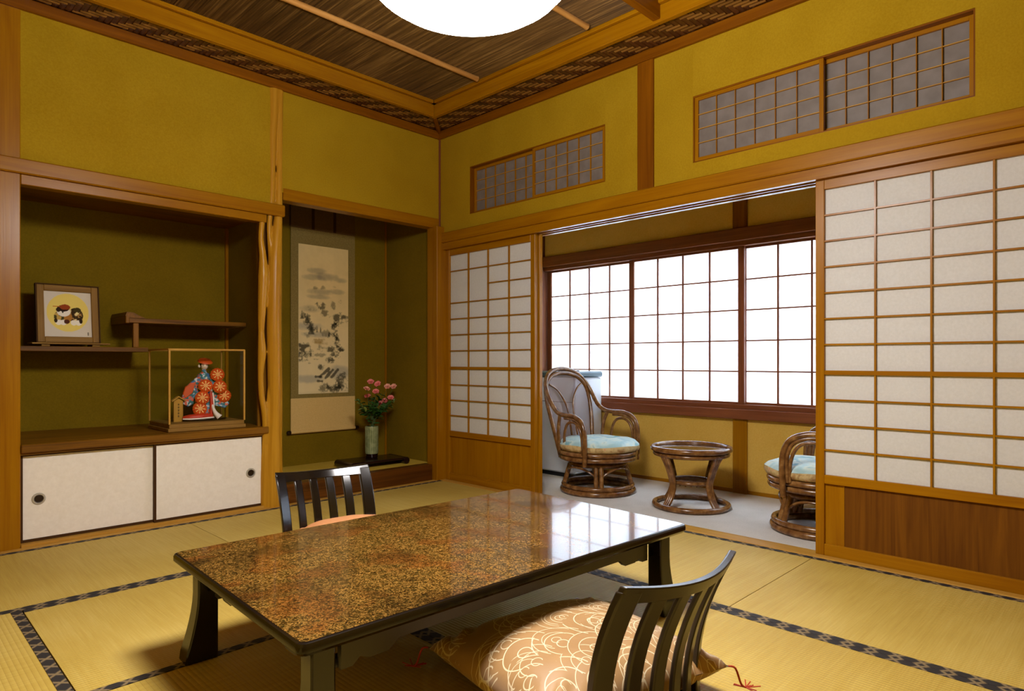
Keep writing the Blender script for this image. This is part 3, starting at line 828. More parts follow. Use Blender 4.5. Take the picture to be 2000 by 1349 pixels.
# ---- floor cushions
def zabuton(name, loc, rz, sx, sy, h, mat, label, tassels=True):
    t = empty(name, loc, rz, label, 'cushion', 'square floor cushions on the legless chairs')
    rnd = random.Random(5)
    def shape(u, v, top):
        a, b = 2*u-1, 2*v-1
        # square with slightly hollow sides and pointed corners
        k = 1 - .10*(1-abs(a)**2)*(abs(b)**3); k2 = 1 - .10*(1-abs(b)**2)*(abs(a)**3)
        x, y = a*sx/2*k2, b*sy/2*k
        e = max(0, (1-abs(a)**2.6))*max(0, (1-abs(b)**2.6)); e = e**.55
        mz = .38*h
        wr = .006*math.sin(9*a+4*b)*math.sin(7*b-2*a)*(1-e*.6)*(e > 0) + .010*math.exp(-((abs(a)-.75)**2+(abs(b)-.8)**2)/.03)*math.sin(24*(a-b))
        z = mz + (h-mz)*e + wr if top else max(0.002, mz - (mz-.002)*min(1, e*1.6))
        return (x, y, z)
    m = MB(); m.grid(44, 44, lambda u, v: shape(u, v, True)); m.grid(44, 44, lambda u, v: shape(u, v, False))
    me_o = m.build('cover', mat, t, 80)
    bm = bmesh.new(); bm.from_mesh(me_o.data); bmesh.ops.remove_doubles(bm, verts=bm.verts[:], dist=.0008); bmesh.ops.recalc_face_normals(bm, faces=bm.faces[:]); bm.to_mesh(me_o.data); bm.free()
    if tassels:
        for a in (-1, 1):
            for b in (-1, 1):
                x, y, z = a*sx/2, b*sy/2, .38*h
                m = MB(); m.tube([(x*.985, y*.985, z), (x*1.03, y*1.03, z-.005), (x*1.07, y*1.06, .015), (x*1.10, y*1.09, .006)], .0028, 6, smooth=4)
                for q in range(9):
                    an = rnd.uniform(0, 2*PI); L = rnd.uniform(.02, .045)
                    m.tube([(x*1.10, y*1.09, .006), (x*1.10+L*math.cos(an), y*1.09+L*math.sin(an), .004+rnd.uniform(0, .006))], .0016, 5)
                m.build('tassel', M['tassel'], t, 60)
    return t
zabuton('floor_cushion', (-1.79, -2.812, FZ+.024), math.radians(-11), .64, .58, .165, M['zabuton'], 'puffy apricot floor cushion with white arc pattern and red tassels before the near floor chair')
zabuton('floor_cushion', (-1.725, -1.560, FZ+.024), PI+math.radians(-10), .54, .53, .228, M['zabuton_plain'], 'pinkish apricot floor cushion on the far floor chair, its rear edge just showing', False)

# ---- rattan chairs and table in the sunroom
RA = M['rattan']
def rattan_chair(name, loc, rz, label):
    t = empty(name, loc, rz, label, 'chair', 'rattan swivel armchairs in the sunroom')
    m = MB(); m.ring(.252, .019, .019); m.build('floor_ring', RA, t, 60)
    m = MB(); m.ring(.245, .052, .017); m.build('floor_ring', RA, t, 60)
    m = MB(); m.ring(.195, .205, .016); m.build('bearing_ring', RA, t, 60)
    m = MB(); m.lathe([(.05, .205), (.17, .21), (.17, .222), (.05, .226)], 28); m.build('swivel_plate', M['black'], t, 40)
    for k in range(4):
        a = PI/4+PI/2*k; c, s = math.cos(a), math.sin(a)
        m = MB()
        for o_ in (-.018, .018):
            m.tube([(c*.238-s*o_, s*.238+c*o_, .05), (c*.222-s*o_, s*.222+c*o_, .11), (c*.195-s*o_, s*.195+c*o_, .20)], .0165, 8, smooth=3)
        m.build('leg', RA, t, 60)
        m = MB(); pts = []
        for i in range(13):
            b = a+PI/2*(i/12); e = math.sin(PI*i/12)**.5
            pts.append((.215*math.cos(b), .215*math.sin(b), .085+.105*e))
        m.tube(pts, .008, 6); m.build('brace_arch', RA, t, 60)
    m = MB(); m.ring(.262, .25, .018); m.build('seat_ring', RA, t, 60)
    m = MB(); m.ring(.268, .284, .017); m.build('seat_ring', RA, t, 60)
    m = MB(); m.lathe([(.02, .287), (.255, .287), (.255, .293), (.02, .293)], 32); m.build('cane_seat', M['cane_solid'], t, 40)
    def sym(p): return [(-x, y, z) for x, y, z in p]
    # outer hoop: one arm, round the back, the other arm  (front is -Y)
    half = [(-.272, -.135, .215), (-.276, -.14, .33), (-.276, -.135, .44), (-.272, -.10, .515), (-.266, -.02, .548), (-.256, .08, .55), (-.242, .16, .562), (-.232, .225, .61), (-.232, .28, .69), (-.205, .33, .775), (-.13, .365, .845), (0, .38, .872)]
    m = MB(); m.tube(half + sym(half[:-1])[::-1], .0165, 8, smooth=4); m.build('arm_hoop', RA, t, 60)
    half = [(-.170, .205, .235), (-.190, .235, .38), (-.212, .265, .52), (-.222, .295, .64), (-.205, .325, .745), (-.13, .35, .815), (0, .362, .84)]
    m = MB(); m.tube(half + sym(half[:-1])[::-1], .0155, 8, smooth=4); m.build('back_hoop', RA, t, 60)
    for s in (-1, 1):
        p = [(-.262, -.105, .29), (-.264, -.10, .40), (-.262, -.07, .475), (-.258, -.015, .505), (-.252, .05, .49), (-.246, .085, .42), (-.24, .095, .29)]
        q = [(-.25, .13, .55), (-.236, .155, .48), (-.228, .165, .40), (-.22, .165, .29)]
        e = [(-.264, -.115, .29), (-.270, -.118, .42), (-.268, -.09, .495), (-.262, -.02, .527), (-.252, .08, .53)]
        for nm, path, r in (('arm_arch', p, .010), ('arm_post', q, .013), ('arm_liner', e, .012)):
            m = MB(); m.tube(path if s < 0 else sym(path), r, 8, smooth=4); m.build(nm, RA, t, 60)
        m = MB(); m.tube([(s*.03, .232, .38), (s*.028, .272, .55), (s*.05, .298, .64), (s*.10, .315, .715), (s*.165, .33, .755)], .0075, 6, smooth=4); m.build('back_arc', RA, t, 60)
    # cane panel within the back hoop
    prof = [(.170, .235, .27), (.190, .242, .38), (.212, .27, .52), (.222, .30, .64), (.205, .33, .745), (.13, .353, .815), (.01, .363, .84)]
    m = MB()
    for k, (w, y, z) in enumerate(prof):
        for i in range(9): m.v.append((w*(-1+i/4), y+.012*(1-(i/4-1)**2), z))
    for k in range(len(prof)-1):
        for i in range(8): m.f.append((k*9+i, k*9+i+1, k*9+10+i, k*9+9+i)); m.mi.append(0)
    m.build('cane_back', M['cane'], t, 60)
    return t
def seat_pad(name, loc, rz, label):
    t = empty(name, loc, rz, label, 'cushion', 'round pads on the rattan armchairs')
    m = MB(); N = 48; R = .284
    rings = [(.0, .092), (.5, .091), (.8, .082), (.93, .068), (1.0, .05)]
    for f, z in rings:
        for k in range(N):
            a = 2*PI*k/N; w = 1+.012*math.sin(8*a+f)*f
            m.v.append((R*f*w*math.cos(a)+ (1e-4*math.cos(a) if f == 0 else 0), R*f*w*math.sin(a)+(1e-4*math.sin(a) if f == 0 else 0), z+.004*math.sin(5*a)*f))
    for i in range(len(rings)-1):
        for k in range(N): m.f.append((i*N+k, i*N+(k+1) % N, (i+1)*N+(k+1) % N, (i+1)*N+k)); m.mi.append(0)
    m.build('top_cover', M['seatpad'], t, 80)
    m = MB()
    for f, z in ((1.0, .05), (1.01, .03), (.97, .010), (.85, .0), (.0, .0)):
        for k in range(N):
            a = 2*PI*k/N; w = 1+.012*math.sin(8*a+1)+(.012*math.sin(30*a) if z > .005 else 0)
            m.v.append(((R*f*w+1e-4)*math.cos(a), (R*f*w+1e-4)*math.sin(a), z+(.004*math.sin(5*a) if z > .04 else 0)))
    for i in range(4):
        for k in range(N): m.f.append((i*N+k, i*N+(k+1) % N, (i+1)*N+(k+1) % N, (i+1)*N+k)); m.mi.append(0)
    m.build('side_skirt', M['seatskirt'], t, 80)
    return t
VZ = FZ-.003
rattan_chair('rattan_armchair', (.505, -1.165, VZ), math.radians(-6), 'rattan swivel armchair with tall oval cane back before the small fridge')
rattan_chair('rattan_armchair', (.50, -2.70, VZ), PI+math.radians(8), 'rattan swivel armchair partly hidden behind the wide paper screen')
seat_pad('seat_pad', (.505, -1.175, VZ+.296), .3, 'pale blue floral pad on the armchair before the fridge')
seat_pad('seat_pad', (.50, -2.69, VZ+.296), 1.9, 'pale blue floral pad on the armchair partly hidden by the wide paper screen')
RT = empty('rattan_table', (.52, -1.895, VZ), .51, 'small round rattan table with glass top between the two armchairs', 'table')
m = MB(); m.ring(.238, .375, .018); m.build('top_ring', RA, RT, 60)
m = MB(); m.ring(.226, .342, .014); m.build('under_ring', RA, RT, 60)
m = MB(); m.lathe([(.01, .366), (.226, .366), (.226, .374), (.01, .374)], 40); m.build('glass_top', M['smoky_glass'], RT, 40)
m = MB(); m.ring(.228, .018, .018); m.build('floor_ring', RA, RT, 60)
m = MB(); m.ring(.128, .165, .012); m.build('shelf_ring', RA, RT, 60)
m = MB()
for k in range(-3, 4):
    q = k*.034; L = math.sqrt(max(0, .125**2-q*q))
    m.tube([(q, -L, .155), (q, L, .155)], .0045, 6); m.tube([(-L, q, .150), (L, q, .150)], .0045, 6)
m.build('shelf_lattice', RA, RT, 60)
for k in range(4):
    a = PI/4+PI/2*k; c, s = math.cos(a), math.sin(a); m = MB()
    for o_ in (-.0145, 0, .0145):
        fan = 1.0
        m.tube([(c*.232-s*o_*1.9, s*.232+c*o_*1.9, .352), (c*.205-s*o_*1.2, s*.205+c*o_*1.2, .30), (c*.168-s*o_, s*.168+c*o_, .21), (c*.155-s*o_, s*.155+c*o_, .15), (c*.175-s*o_, s*.175+c*o_, .08), (c*.215-s*o_, s*.215+c*o_, .022)], .0125, 8, smooth=4)
    m.build('leg', RA, RT, 60)

# ---- small fridge behind the armchair
FR = empty('mini_fridge', (.925, -.525, VZ), 0, 'small white fridge with teal-grey lid behind the rattan armchair', 'fridge')
bx('body', -.185, .175, -.235, .235, .035, .795, M['fridge'], FR, .012)
bx('lid', -.195, .178, -.245, .24, .797, .845, M['fridge_lid'], FR, .012)
bx('plinth', -.165, .165, -.225, .225, 0, .036, M['black'], FR, .003)
bx('door_gap', -.1875, -.1845, -.23, .23, .60, .604, M['black'], FR)
bx('handle', -.198, -.186, .17, .2, .64, .74, M['fridge_lid'], FR, .004)
for y in (-.2, .2):
    bx('foot', -.185, -.16, y-.02, y+.02, 0, .03, M['black'], FR, .003)
m = MB(); m.tube([(-.02, -.15, .849), (-.02, .12, .849)], .006, 6); m.build('lid_ridge', M['fridge_lid'], FR, 60)

# ---- alcove cabinet with two sliding doors
CB = empty('alcove_cabinet', (-2.04, .36, 0), 0, 'low built-in cabinet with two white sliding doors under a polished plank', 'cabinet')
def cbx(nm, x0, x1, y0, y1, z0, z1, mat, bevel=0, par=None): return bx(nm, x0+2.04, x1+2.04, y0-.36, y1-.36, z0, z1, mat, par or CB, bevel)
cbx('top_plank', -2.656, -1.396, -.018, .738, .456, .498, 'walnut', .004)
cbx('base_rail', -2.656, -1.42, -.011, .06, FZ-.01, .001, 'pale', .002)
cbx('head_rail', -2.656, -1.42, .0, .06, .444, .457, 'walnut')
cbx('carcass', -2.655, -1.42, .065, .735, FZ, .455, 'walnut')
for (x0, x1, y) in ((-2.654, -2.034, .034), (-2.05, -1.421, .012)):
    d = cbx('sliding_door', x0+.011, x1-.011, y, y+.014, .016, .434, M['door_paper']); dl = d.location
    def dbx(nm, a, b, c, d_, e, f, mat):
        o = bx(nm, a+2.04-dl.x, b+2.04-dl.x, c-.36-dl.y, d_-.36-dl.y, e-dl.z, f-dl.z, mat, d)
    for (a, b, e, f) in ((x0, x0+.011, .002, .444), (x1-.011, x1, .002, .444), (x0+.011, x1-.011, .002, .016), (x0+.011, x1-.011, .434, .444)):
        dbx('door_edge', a, b, y-.003, y+.016, e, f, M['dark_wood_edge'])
    px = -2.578 if x0 < -2.5 else -1.50
    m = MB(); m.tube([(.024*math.cos(2*PI*i/28), 0, .024*math.sin(2*PI*i/28)) for i in range(28)], .006, 6, True); m.build('pull_ring', M['white_metal'], d, 60, (px+2.04-dl.x, y-.36-dl.y-.001, .214-dl.z))
    m = MB(); m.lathe([(.0185, -.002), (.0185, .0), (.016, .001), (.013, .0008)], 24); m.v = [(x, -z_-.001, y_) for x, y_, z_ in m.v]
    m.build('pull_cup', M['lacquer_stand'], d, 40, (px+2.04-dl.x, y-.36-dl.y, .214-dl.z))

# ---- staggered shelves
SH = empty('staggered_shelf', (-2.0, .74, .97), 0, 'pair of staggered dark wooden alcove shelves joined by a short post', 'shelf')
def sbx(nm, x0, x1, y0, y1, z0, z1, mat, bevel=0): return bx(nm, x0+2.0, x1+2.0, y0-.74, y1-.74, z0-.97, z1-.97, mat, SH, bevel)
sbx('lower_board', -2.656, -1.965, .41, .739, .968, .996, 'walnut', .002)
sbx('upper_board', -2.07, -1.358, .41, .739, 1.145, 1.174, 'walnut', .002)
sbx('post', -2.045, -2.015, .42, .45, .996, 1.145, 'walnut', .002)
m = MB(); m.prism([(-.075, .0), (-.09, .012), (-.082, .034), (-.045, .032), (-.015, .014), (.02, .0)], 0, .329, 0, lambda u, v, w: (u, -.33+w, v+.205)); m.build('scroll_end', wood('walnut', 'y'), SH, 30)
sbx('end_cap', -2.088, -2.068, .411, .739, 1.142, 1.190, 'walnut', .003)

# ---- framed picture on its little stand, on the lower shelf
def color_mesh(name, nu, nv, fn, rgb, parent, rough=.8):
    """flat print: a fine grid whose vertex colours hold the drawing; fn(u, v) places it, rgb is (nv+1, nu+1, 3) linear"""
    m = MB(); m.grid(nu, nv, fn); me = m.mesh(name, [])
    ca = me.color_attributes.new('print', 'FLOAT_COLOR', 'POINT')
    arr = np.ones(((nu+1)*(nv+1), 4), dtype=np.float32); arr[:, :3] = rgb.reshape(-1, 3); ca.data.foreach_set('color', arr.ravel())
    t = NT(name + '_print'); at = t.add('ShaderNodeVertexColor'); at.layer_name = 'print'; t.base(at.outputs[0]); t.set(Roughness=rough)
    t.p.inputs['Specular IOR Level'].default_value = .15
    me.materials.append(t.m); o = bpy.data.objects.new(name, me); return place(o, parent)
def npnoise(h, w, cells, seed):
    r = np.random.RandomState(seed); out = np.zeros((h, w)); amp = 1.; tot = 0
    for c in cells:
        g = r.rand(c[1]+2, c[0]+2); yy = np.linspace(0, c[1], h); xx = np.linspace(0, c[0], w)
        y0 = yy.astype(int); x0 = xx.astype(int); fy = (yy-y0)[:, None]; fx = (xx-x0)[None]
        fy = fy*fy*(3-2*fy); fx = fx*fx*(3-2*fx)
        v = g[y0][:, x0]*(1-fy)*(1-fx)+g[y0+1][:, x0]*fy*(1-fx)+g[y0][:, x0+1]*(1-fy)*fx+g[y0+1][:, x0+1]*fy*fx
        out += amp*v; tot += amp; amp *= .6
    return out/tot
ST = empty('picture_stand', (-2.36, .50, .9965), 0, 'thin wooden board on two feet under the framed picture', 'stand')
bx('board', -.185, .195, -.07, .07, .012, .021, 'bronze', ST, .002)
for x in (-.12, .125): bx('foot', x-.02, x+.02, -.06, .06, 0, .012, 'bronze', ST, .002)
FP = empty('framed_picture', (-2.362, .478, 1.0185), 0, 'square framed picture of a toy dog on a yellow disc', 'picture')
FW = .30; FH = .335; tl = math.radians(-8)
fr = [bx('frame_side', -FW/2, -FW/2+.034, -.011, .014, 0, FH, 'bronze', FP, .003), bx('frame_side', FW/2-.034, FW/2, -.011, .014, 0, FH, 'bronze', FP, .003),
      bx('frame_side', -FW/2+.034, FW/2-.034, -.011, .014, 0, .034, 'bronze', FP, .003), bx('frame_side', -FW/2+.034, FW/2-.034, -.011, .014, FH-.034, FH, 'bronze', FP, .003)]
for (a, b, c, d) in ((-FW/2-.006, -FW/2, -.004, FH+.006), (FW/2, FW/2+.006, -.004, FH+.006)): bx('frame_edge', a, b, -.014, .022, c, d, M['dark_wood_edge'], FP)
for (c, d) in ((-.004, 0), (FH, FH+.006)): bx('frame_edge', -FW/2, FW/2, -.014, .022, c, d, M['dark_wood_edge'], FP)
bx('backing', -FW/2, FW/2, .014, .02, 0, FH, M['dark_wood_edge'], FP)
FP.rotation_euler = (tl, 0, 0)
def dog_art():
    n = 110; u, v = np.meshgrid(np.linspace(0, 1, n+1), np.linspace(0, 1, n+1))     # v up
    L = lambda *c: np.array(lin(*c)[:3])
    img = np.ones((n+1, n+1, 3))*L(214, 204, 186)
    def put(mask, c, a=1.0): img[mask] = img[mask]*(1-a)+L(*c)*a
    el = lambda x, y, rx, ry: ((u-x)/rx)**2+((v-y)/ry)**2 < 1
    put(el(.5, .54, .445, .42), (232, 208, 108))
    nz = npnoise(n+1, n+1, [(18, 18), (36, 36)], 3)
    body = el(.66, .48, .16, .17); put(body, (60, 44, 22)); put(body & (nz > .52), (170, 128, 66)); put(body & (nz > .62), (226, 206, 150))
    put(el(.34, .44, .14, .13), (72, 66, 30)); put(el(.34, .44, .14, .13) & (nz > .55), (196, 160, 80))
    put(el(.5, .44, .09, .09), (176, 120, 50))
    for x, w in ((.30, .07), (.40, .07), (.62, .07), (.72, .07)): put(el(x, .32, w, .06), (240, 232, 214))
    put(el(.24, .36, .035, .05), (52, 36, 20)); put(el(.47, .34, .06, .05), (84, 44, 26)); put(el(.77, .36, .035, .06), (44, 30, 18))
    put(el(.41, .55, .14, .10), (238, 230, 214)); put(el(.40, .63, .13, .07), (44, 28, 20)); put(el(.44, .66, .11, .06), (150, 66, 26)); put(el(.30, .60, .05, .05), (52, 34, 22))
    put(el(.39, .545, .018, .018), (30, 22, 20)); put((abs(v-.67) < .008) & (u > .19) & (u < .33), (190, 110, 40))
    put(el(.70, .60, .08, .06), (70, 60, 28)); put(el(.69, .53, .03, .03), (236, 220, 150))
    put((abs(u-.92) < .012) & (abs(v-.075) < .035) & (nz > .46), (120, 112, 100))
    return n, img
n, img = dog_art()
a, b = -FW/2+.034, FW/2-.034; c, d = .034, FH-.034
color_mesh('artwork', n, n, lambda u, v: (a+(b-a)*u, .004, c+(d-c)*v), img, FP)

# ---- doll in its glass case on the cabinet
CX0, CX1, CY0, CY1, CZ = -1.957, -1.523, .055, .415, .4985
DC = empty('display_case', ((CX0+CX1)/2, (CY0+CY1)/2, CZ), 0, 'glass display case with thin wooden edges on the cabinet, holding a doll', 'case')
hx, hy = (CX1-CX0)/2, (CY1-CY0)/2
bx('base', -hx-.008, hx+.008, -hy-.008, hy+.008, 0, .022, 'bronze', DC, .003); bx('base_step', -hx, hx, -hy, hy, .022, .046, 'bronze', DC, .002)
ZT = .482
for x in (-hx, hx):
    for y in (-hy, hy): bx('edge_strip', x-.005, x+.005, y-.005, y+.005, .046, ZT, 'pale', DC)
for z in (ZT-.005,):
    for y in (-hy, hy): bx('edge_strip', -hx, hx, y-.0055, y+.0055, z, z+.010, 'pale', DC)
    for x in (-hx, hx): bx('edge_strip', x-.0055, x+.0055, -hy, hy, z, z+.010, 'pale', DC)
bx('glass_pane', -hx+.005, hx-.005, -hy-.001, -hy+.001, .046, ZT-.005, M['glass'], DC); bx('glass_pane', -hx+.005, hx-.005, hy-.001, hy+.001, .046, ZT-.005, M['glass'], DC)
bx('glass_pane', -hx-.001, -hx+.001, -hy+.005, hy-.005, .046, ZT-.005, M['glass'], DC); bx('glass_pane', hx-.001, hx+.001, -hy+.005, hy-.005, .046, ZT-.005, M['glass'], DC)
bx('glass_pane', -hx+.005, hx-.005, -hy+.005, hy-.005, ZT+.001, ZT+.003, M['glass'], DC)

DZ = CZ+.0465
DL = empty('doll', (-1.70, .225, DZ), math.radians(-12), 'dancing doll in red and blue robe holding orange flower hats inside the glass case', 'doll')
red = plain('red_silk', lin(196, 52, 26), .5); orange = plain('orange_paper', lin(208, 80, 20), .45); gold = plain('gold_ray', lin(250, 214, 130), .4); white = plain('white_hem', lin(238, 226, 216), .6)
skin = plain('doll_face_white', lin(236, 214, 196), .4); hair = plain('doll_black_hair', lin(16, 12, 12), .4); teal = None
def mat_robe():
    t = NT('patterned_blue_robe'); v = t.coords(rnd=False); vo = t.add('ShaderNodeTexVoronoi', in_Scale=85.0); t.ln(v, vo.inputs['Vector'])
    sp = t.add('ShaderNodeSeparateColor'); t.ln(vo.outputs['Color'], sp.inputs[0])
    t.base(t.ramp(sp.outputs[0], [(0, lin(40, 108, 112)), (.3, lin(86, 140, 170)), (.5, lin(206, 206, 210)), (.66, lin(60, 110, 160)), (.8, lin(212, 96, 70))], 'CONSTANT')); t.set(Roughness=.6); return t.m
robe = mat_robe()
m = MB(); m.lathe([(.02, 0), (.095, 0), (.098, .006), (.095, .012), (.02, .012)], 32); m.v = [(x*1.5-.02, y*.9, z) for x, y, z in m.v]; m.build('plinth', M['lacquer'], DL, 40)
# body: one continuous robe from hem to shoulders
lv = []
for z, rx, ry, cx in ((.013, .070, .052, .0), (.03, .064, .048, .0), (.08, .056, .044, .004), (.14, .050, .041, .006), (.19, .036, .034, .004), (.225, .040, .032, 0), (.262, .046, .03, -.003), (.285, .034, .026, -.003), (.298, .014, .014, -.003), (.315, .012, .012, -.003)):
    lv.append(([(cx+rx*math.cos(2*PI*k/20)*(1+.03*math.sin(6*2*PI*k/20)*(z < .1)), ry*math.sin(2*PI*k/20)) for k in range(20)], z))
loft('robe_body', lv, robe, DL, 80)
m = MB(); m.tube([(.03, -.047, .015), (.034, -.047, .10), (.028, -.042, .17)], [.013, .011, .008], 8, smooth=3); m.build('red_panel', red, DL, 60)
m = MB(); m.tube([(.044, -.045, .014), (.046, -.046, .10), (.042, -.04, .17)], [.007, .006, .005], 8, smooth=3); m.build('white_panel', white, DL, 60)
m = MB(); m.lathe([(.037, .185), (.043, .19), (.043, .222), (.036, .228)], 24); m.v = [(x*1.0, y*.92, z) for x, y, z in m.v]; m.build('sash', plain('blue_sash', lin(60, 110, 176), .5), DL, 60)
# trailing hem
m = MB(); m.tube([(.03, -.04, .026), (-.03, -.065, .026), (-.09, -.07, .024), (-.125, -.06, .022)], [.016, .020, .018, .010], 10, smooth=4, flat=1.5); m.build('trailing_hem', red, DL, 60)
m = MB(); m.tube([(.05, -.055, .018), (-.02, -.088, .017), (-.09, -.092, .016), (-.13, -.08, .016)], [.005, .006, .006, .004], 8, smooth=4); m.build('hem_edge', white, DL, 60)
m = MB(); m.tube([(.035, -.05, .10), (.05, -.07, .05), (.075, -.08, .018)], [.005, .012, .02], 8, smooth=4); m.build('hem_fold', white, DL, 60)
def sleeve(nm, pts, mat, th=.012):
    m = MB(); n = len(pts); m.prism([(x, z) for x, z in pts], -th, th, 0, lambda u, v, w: (u, w-.02, v)); o = m.build(nm, mat, DL, 30, bevel=.005)
sleeve('sleeve', [(-.025, .275), (-.055, .262), (-.112, .205), (-.14, .115), (-.095, .085), (-.045, .12), (-.03, .19)], robe)
sleeve('sleeve_lining', [(-.05, .245), (-.112, .210), (-.126, .165), (-.112, .135), (-.07, .17)], orange, .0140)
sleeve('sleeve', [(.025, .275), (.06, .255), (.10, .17), (.14, .10), (.115, .07), (.05, .09), (.03, .18)], robe)
# head with face, hair and flat hat
hm = MB()
for i in range(11):
    a = -PI/2+PI*i/10
    for k in range(16):
        b = 2*PI*k/16; x = .021*math.cos(a)*math.cos(b); y = .023*math.cos(a)*math.sin(b); z = .027*math.sin(a)
        if y < 0: y -= .004*math.exp(-((x/.005)**2+((z+.002)/.006)**2))*1.0
        hm.v.append((x, y, z+.339))
hm.f = [(i*16+k, i*16+(k+1) % 16, (i+1)*16+(k+1) % 16, (i+1)*16+k) for i in range(10) for k in range(16)]; hm.mi = [0]*len(hm.f)
hd = hm.build('head', skin, DL, 80)
for s in (-1, 1):
    bx('eye', s*.009-.003, s*.009+.003, -.0228, -.0205, .3395, .3412, hair, hd)
bx('mouth', -.003, .003, -.0236, -.021, .3245, .3265, red, hd)
m = MB(); m.lathe([(.004, .317), (.018, .325), (.026, .342), (.025, .358), (.016, .37), (.002, .373)], 20); m.v = [(x, y*.9+.008, z) for x, y, z in m.v]; m.build('hair', hair, DL, 80)
m = MB(); m.lathe([(.004, .379), (.03, .377), (.04, .366), (.0415, .362), (.03, .368), (.004, .369)], 28); m.v = [(x*1.05+.004, y*.8, z+x*-.10+y*.35) for x, y, z in m.v]; m.build('flat_hat', orange, DL, 60)
m = MB(); m.tube([(-.03, -.012, .33), (-.034, -.014, .336), (-.03, -.014, .342)], .006, 6, smooth=2); m.build('hair_flower', white, DL, 60)
# flower hats on strings
def hat_mesh(R=.041):
    m = MB(); n = 32; vs = [(0, 0, .012)]
    for r, z in ((.3, .0115), (.72, .007), (1.0, -.002), (.97, -.005)):
        for k in range(n):
            w = 1+(.03 if k % 2 == 0 else -.02)*r; vs.append((R*r*w*math.cos(2*PI*k/n), R*r*w*math.sin(2*PI*k/n), z+(.0015 if k % 2 == 0 else -.001)*r))
    fs = []; mi = []
    for k in range(n): fs.append((0, 1+k, 1+(k+1) % n)); mi.append(1 if k % 2 == 0 else 0)
    for q in range(3):
        for k in range(n): fs.append((1+q*n+k, 1+q*n+(k+1) % n, 1+(q+1)*n+(k+1) % n, 1+(q+1)*n+k)); mi.append(1 if q == 0 and k % 4 == 0 else 0)
    for f, i in zip(fs, mi): m.add([], [], 0)
    m.v = vs; m.f = fs; m.mi = mi; return m.mesh('flower_hat', [orange, gold], 0)
hmesh = hat_mesh()
for (x, z, y, tilt) in ((.068, .283, -.045, .1), (-.003, .215, -.062, .2), (.080, .207, -.055, -.1), (-.022, .142, -.072, 0), (.108, .150, -.035, -.5), (-.035, .075, -.07, .4)):
    o = bpy.data.objects.new('flower_hat', hmesh); o.location = (x, y, z); o.rotation_euler = (PI/2-.15, tilt*.6, 0); place(o, DL)
m = MB(); m.tube([(.06, -.03, .30), (.07, -.045, .25), (.085, -.05, .18), (.11, -.03, .14)], .0015, 5, smooth=3); m.tube([(-.01, -.04, .24), (-.015, -.062, .18), (-.03, -.066, .1)], .0015, 5, smooth=3); m.build('hat_string', red, DL, 60)
TP = empty('wooden_tablet', (-1.862, .20, DZ), .1, 'small wooden name tablet with roof-shaped top beside the doll', 'tablet')
m = MB(); m.prism([(-.027, 0), (.027, 0), (.027, .125), (0, .14), (-.027, .125)], -.005, .005, 0, lambda u, v, w: (u, w, v)); m.build('plaque', wood('pale', 'z'), TP, 30)
m = MB(); m.prism([(-.04, .122), (0, .148), (.04, .122), (.04, .129), (0, .156), (-.04, .129)], -.012, .012, 0, lambda u, v, w: (u, w, v)); m.build('roof', wood('pale', 'x'), TP, 30)
m = MB()
for k, z in enumerate((.105, .088, .070, .052, .034)):
    m.box(-.006, .006, -.0062, -.005, z, z+.002); m.box(-.001, .001, -.0062, -.005, z-.006, z+.006); m.box(-.005, .004, -.0062, -.005, z-.005, z-.0035)
m.build('brushed_writing', hair, TP)

# ---- hanging scroll
SC = empty('hanging_scroll', (-.6, .722, .36), 0, 'hanging scroll with ink landscape of trees and misty hills', 'scroll')
def mat_brocade(nm, a, b):
    t = NT(nm); v = t.coords(rnd=False); n = t.noise(v, 180, 2, .6); t.base(t.ramp(n, [(.35, a), (.65, b)])); t.set(Roughness=.8); return t.m
green_b = mat_brocade('grey_green_brocade', lin(122, 102, 44), lin(146, 126, 64)); tan_b = mat_brocade('tan_silk', lin(212, 178, 104), lin(224, 190, 120)); brown_b = mat_brocade('brown_silk', lin(92, 66, 26), lin(112, 82, 36))
X0, X1 = -.282, .282
bx('lower_silk', X0, X1, 0, .003, .0, .262, tan_b, SC); bx('border_brocade', X0, X1, 0, .003, .262, 1.585, green_b, SC); bx('upper_silk', X0, X1, 0, .003, 1.585, 1.96, brown_b, SC)
for x in (-.095, .095): bx('hanging_ribbon', x-.012, x+.012, -.002, 0, 1.59, 1.96, M['dark_wood_edge'], SC)
m = MB(); m.tube([(X0, .0, 0), (X1, .0, 0)], .013, 12); m.build('roller', tan_b, SC, 60)
for s in (-1, 1):
    m = MB(); m.lathe([(.008, 0), (.015, .002), (.016, .02), (.013, .03), (.002, .032)], 14); m.v = [(s*z, x, y) for x, y, z in m.v]; m.build('roller_knob', M['lacquer_stand'], SC, 40, (s*.282, 0, 0))
m = MB(); m.tube([(X0, .0, 1.96), (X1, .0, 1.96)], .008, 10); m.build('top_rod', M['lacquer_stand'], SC, 60)
m = MB(); m.tube([(-.12, 0, 1.965), (0, .008, 2.06), (.12, 0, 1.965)], .002, 5); m.build('hanging_cord', brown_b, SC, 60)
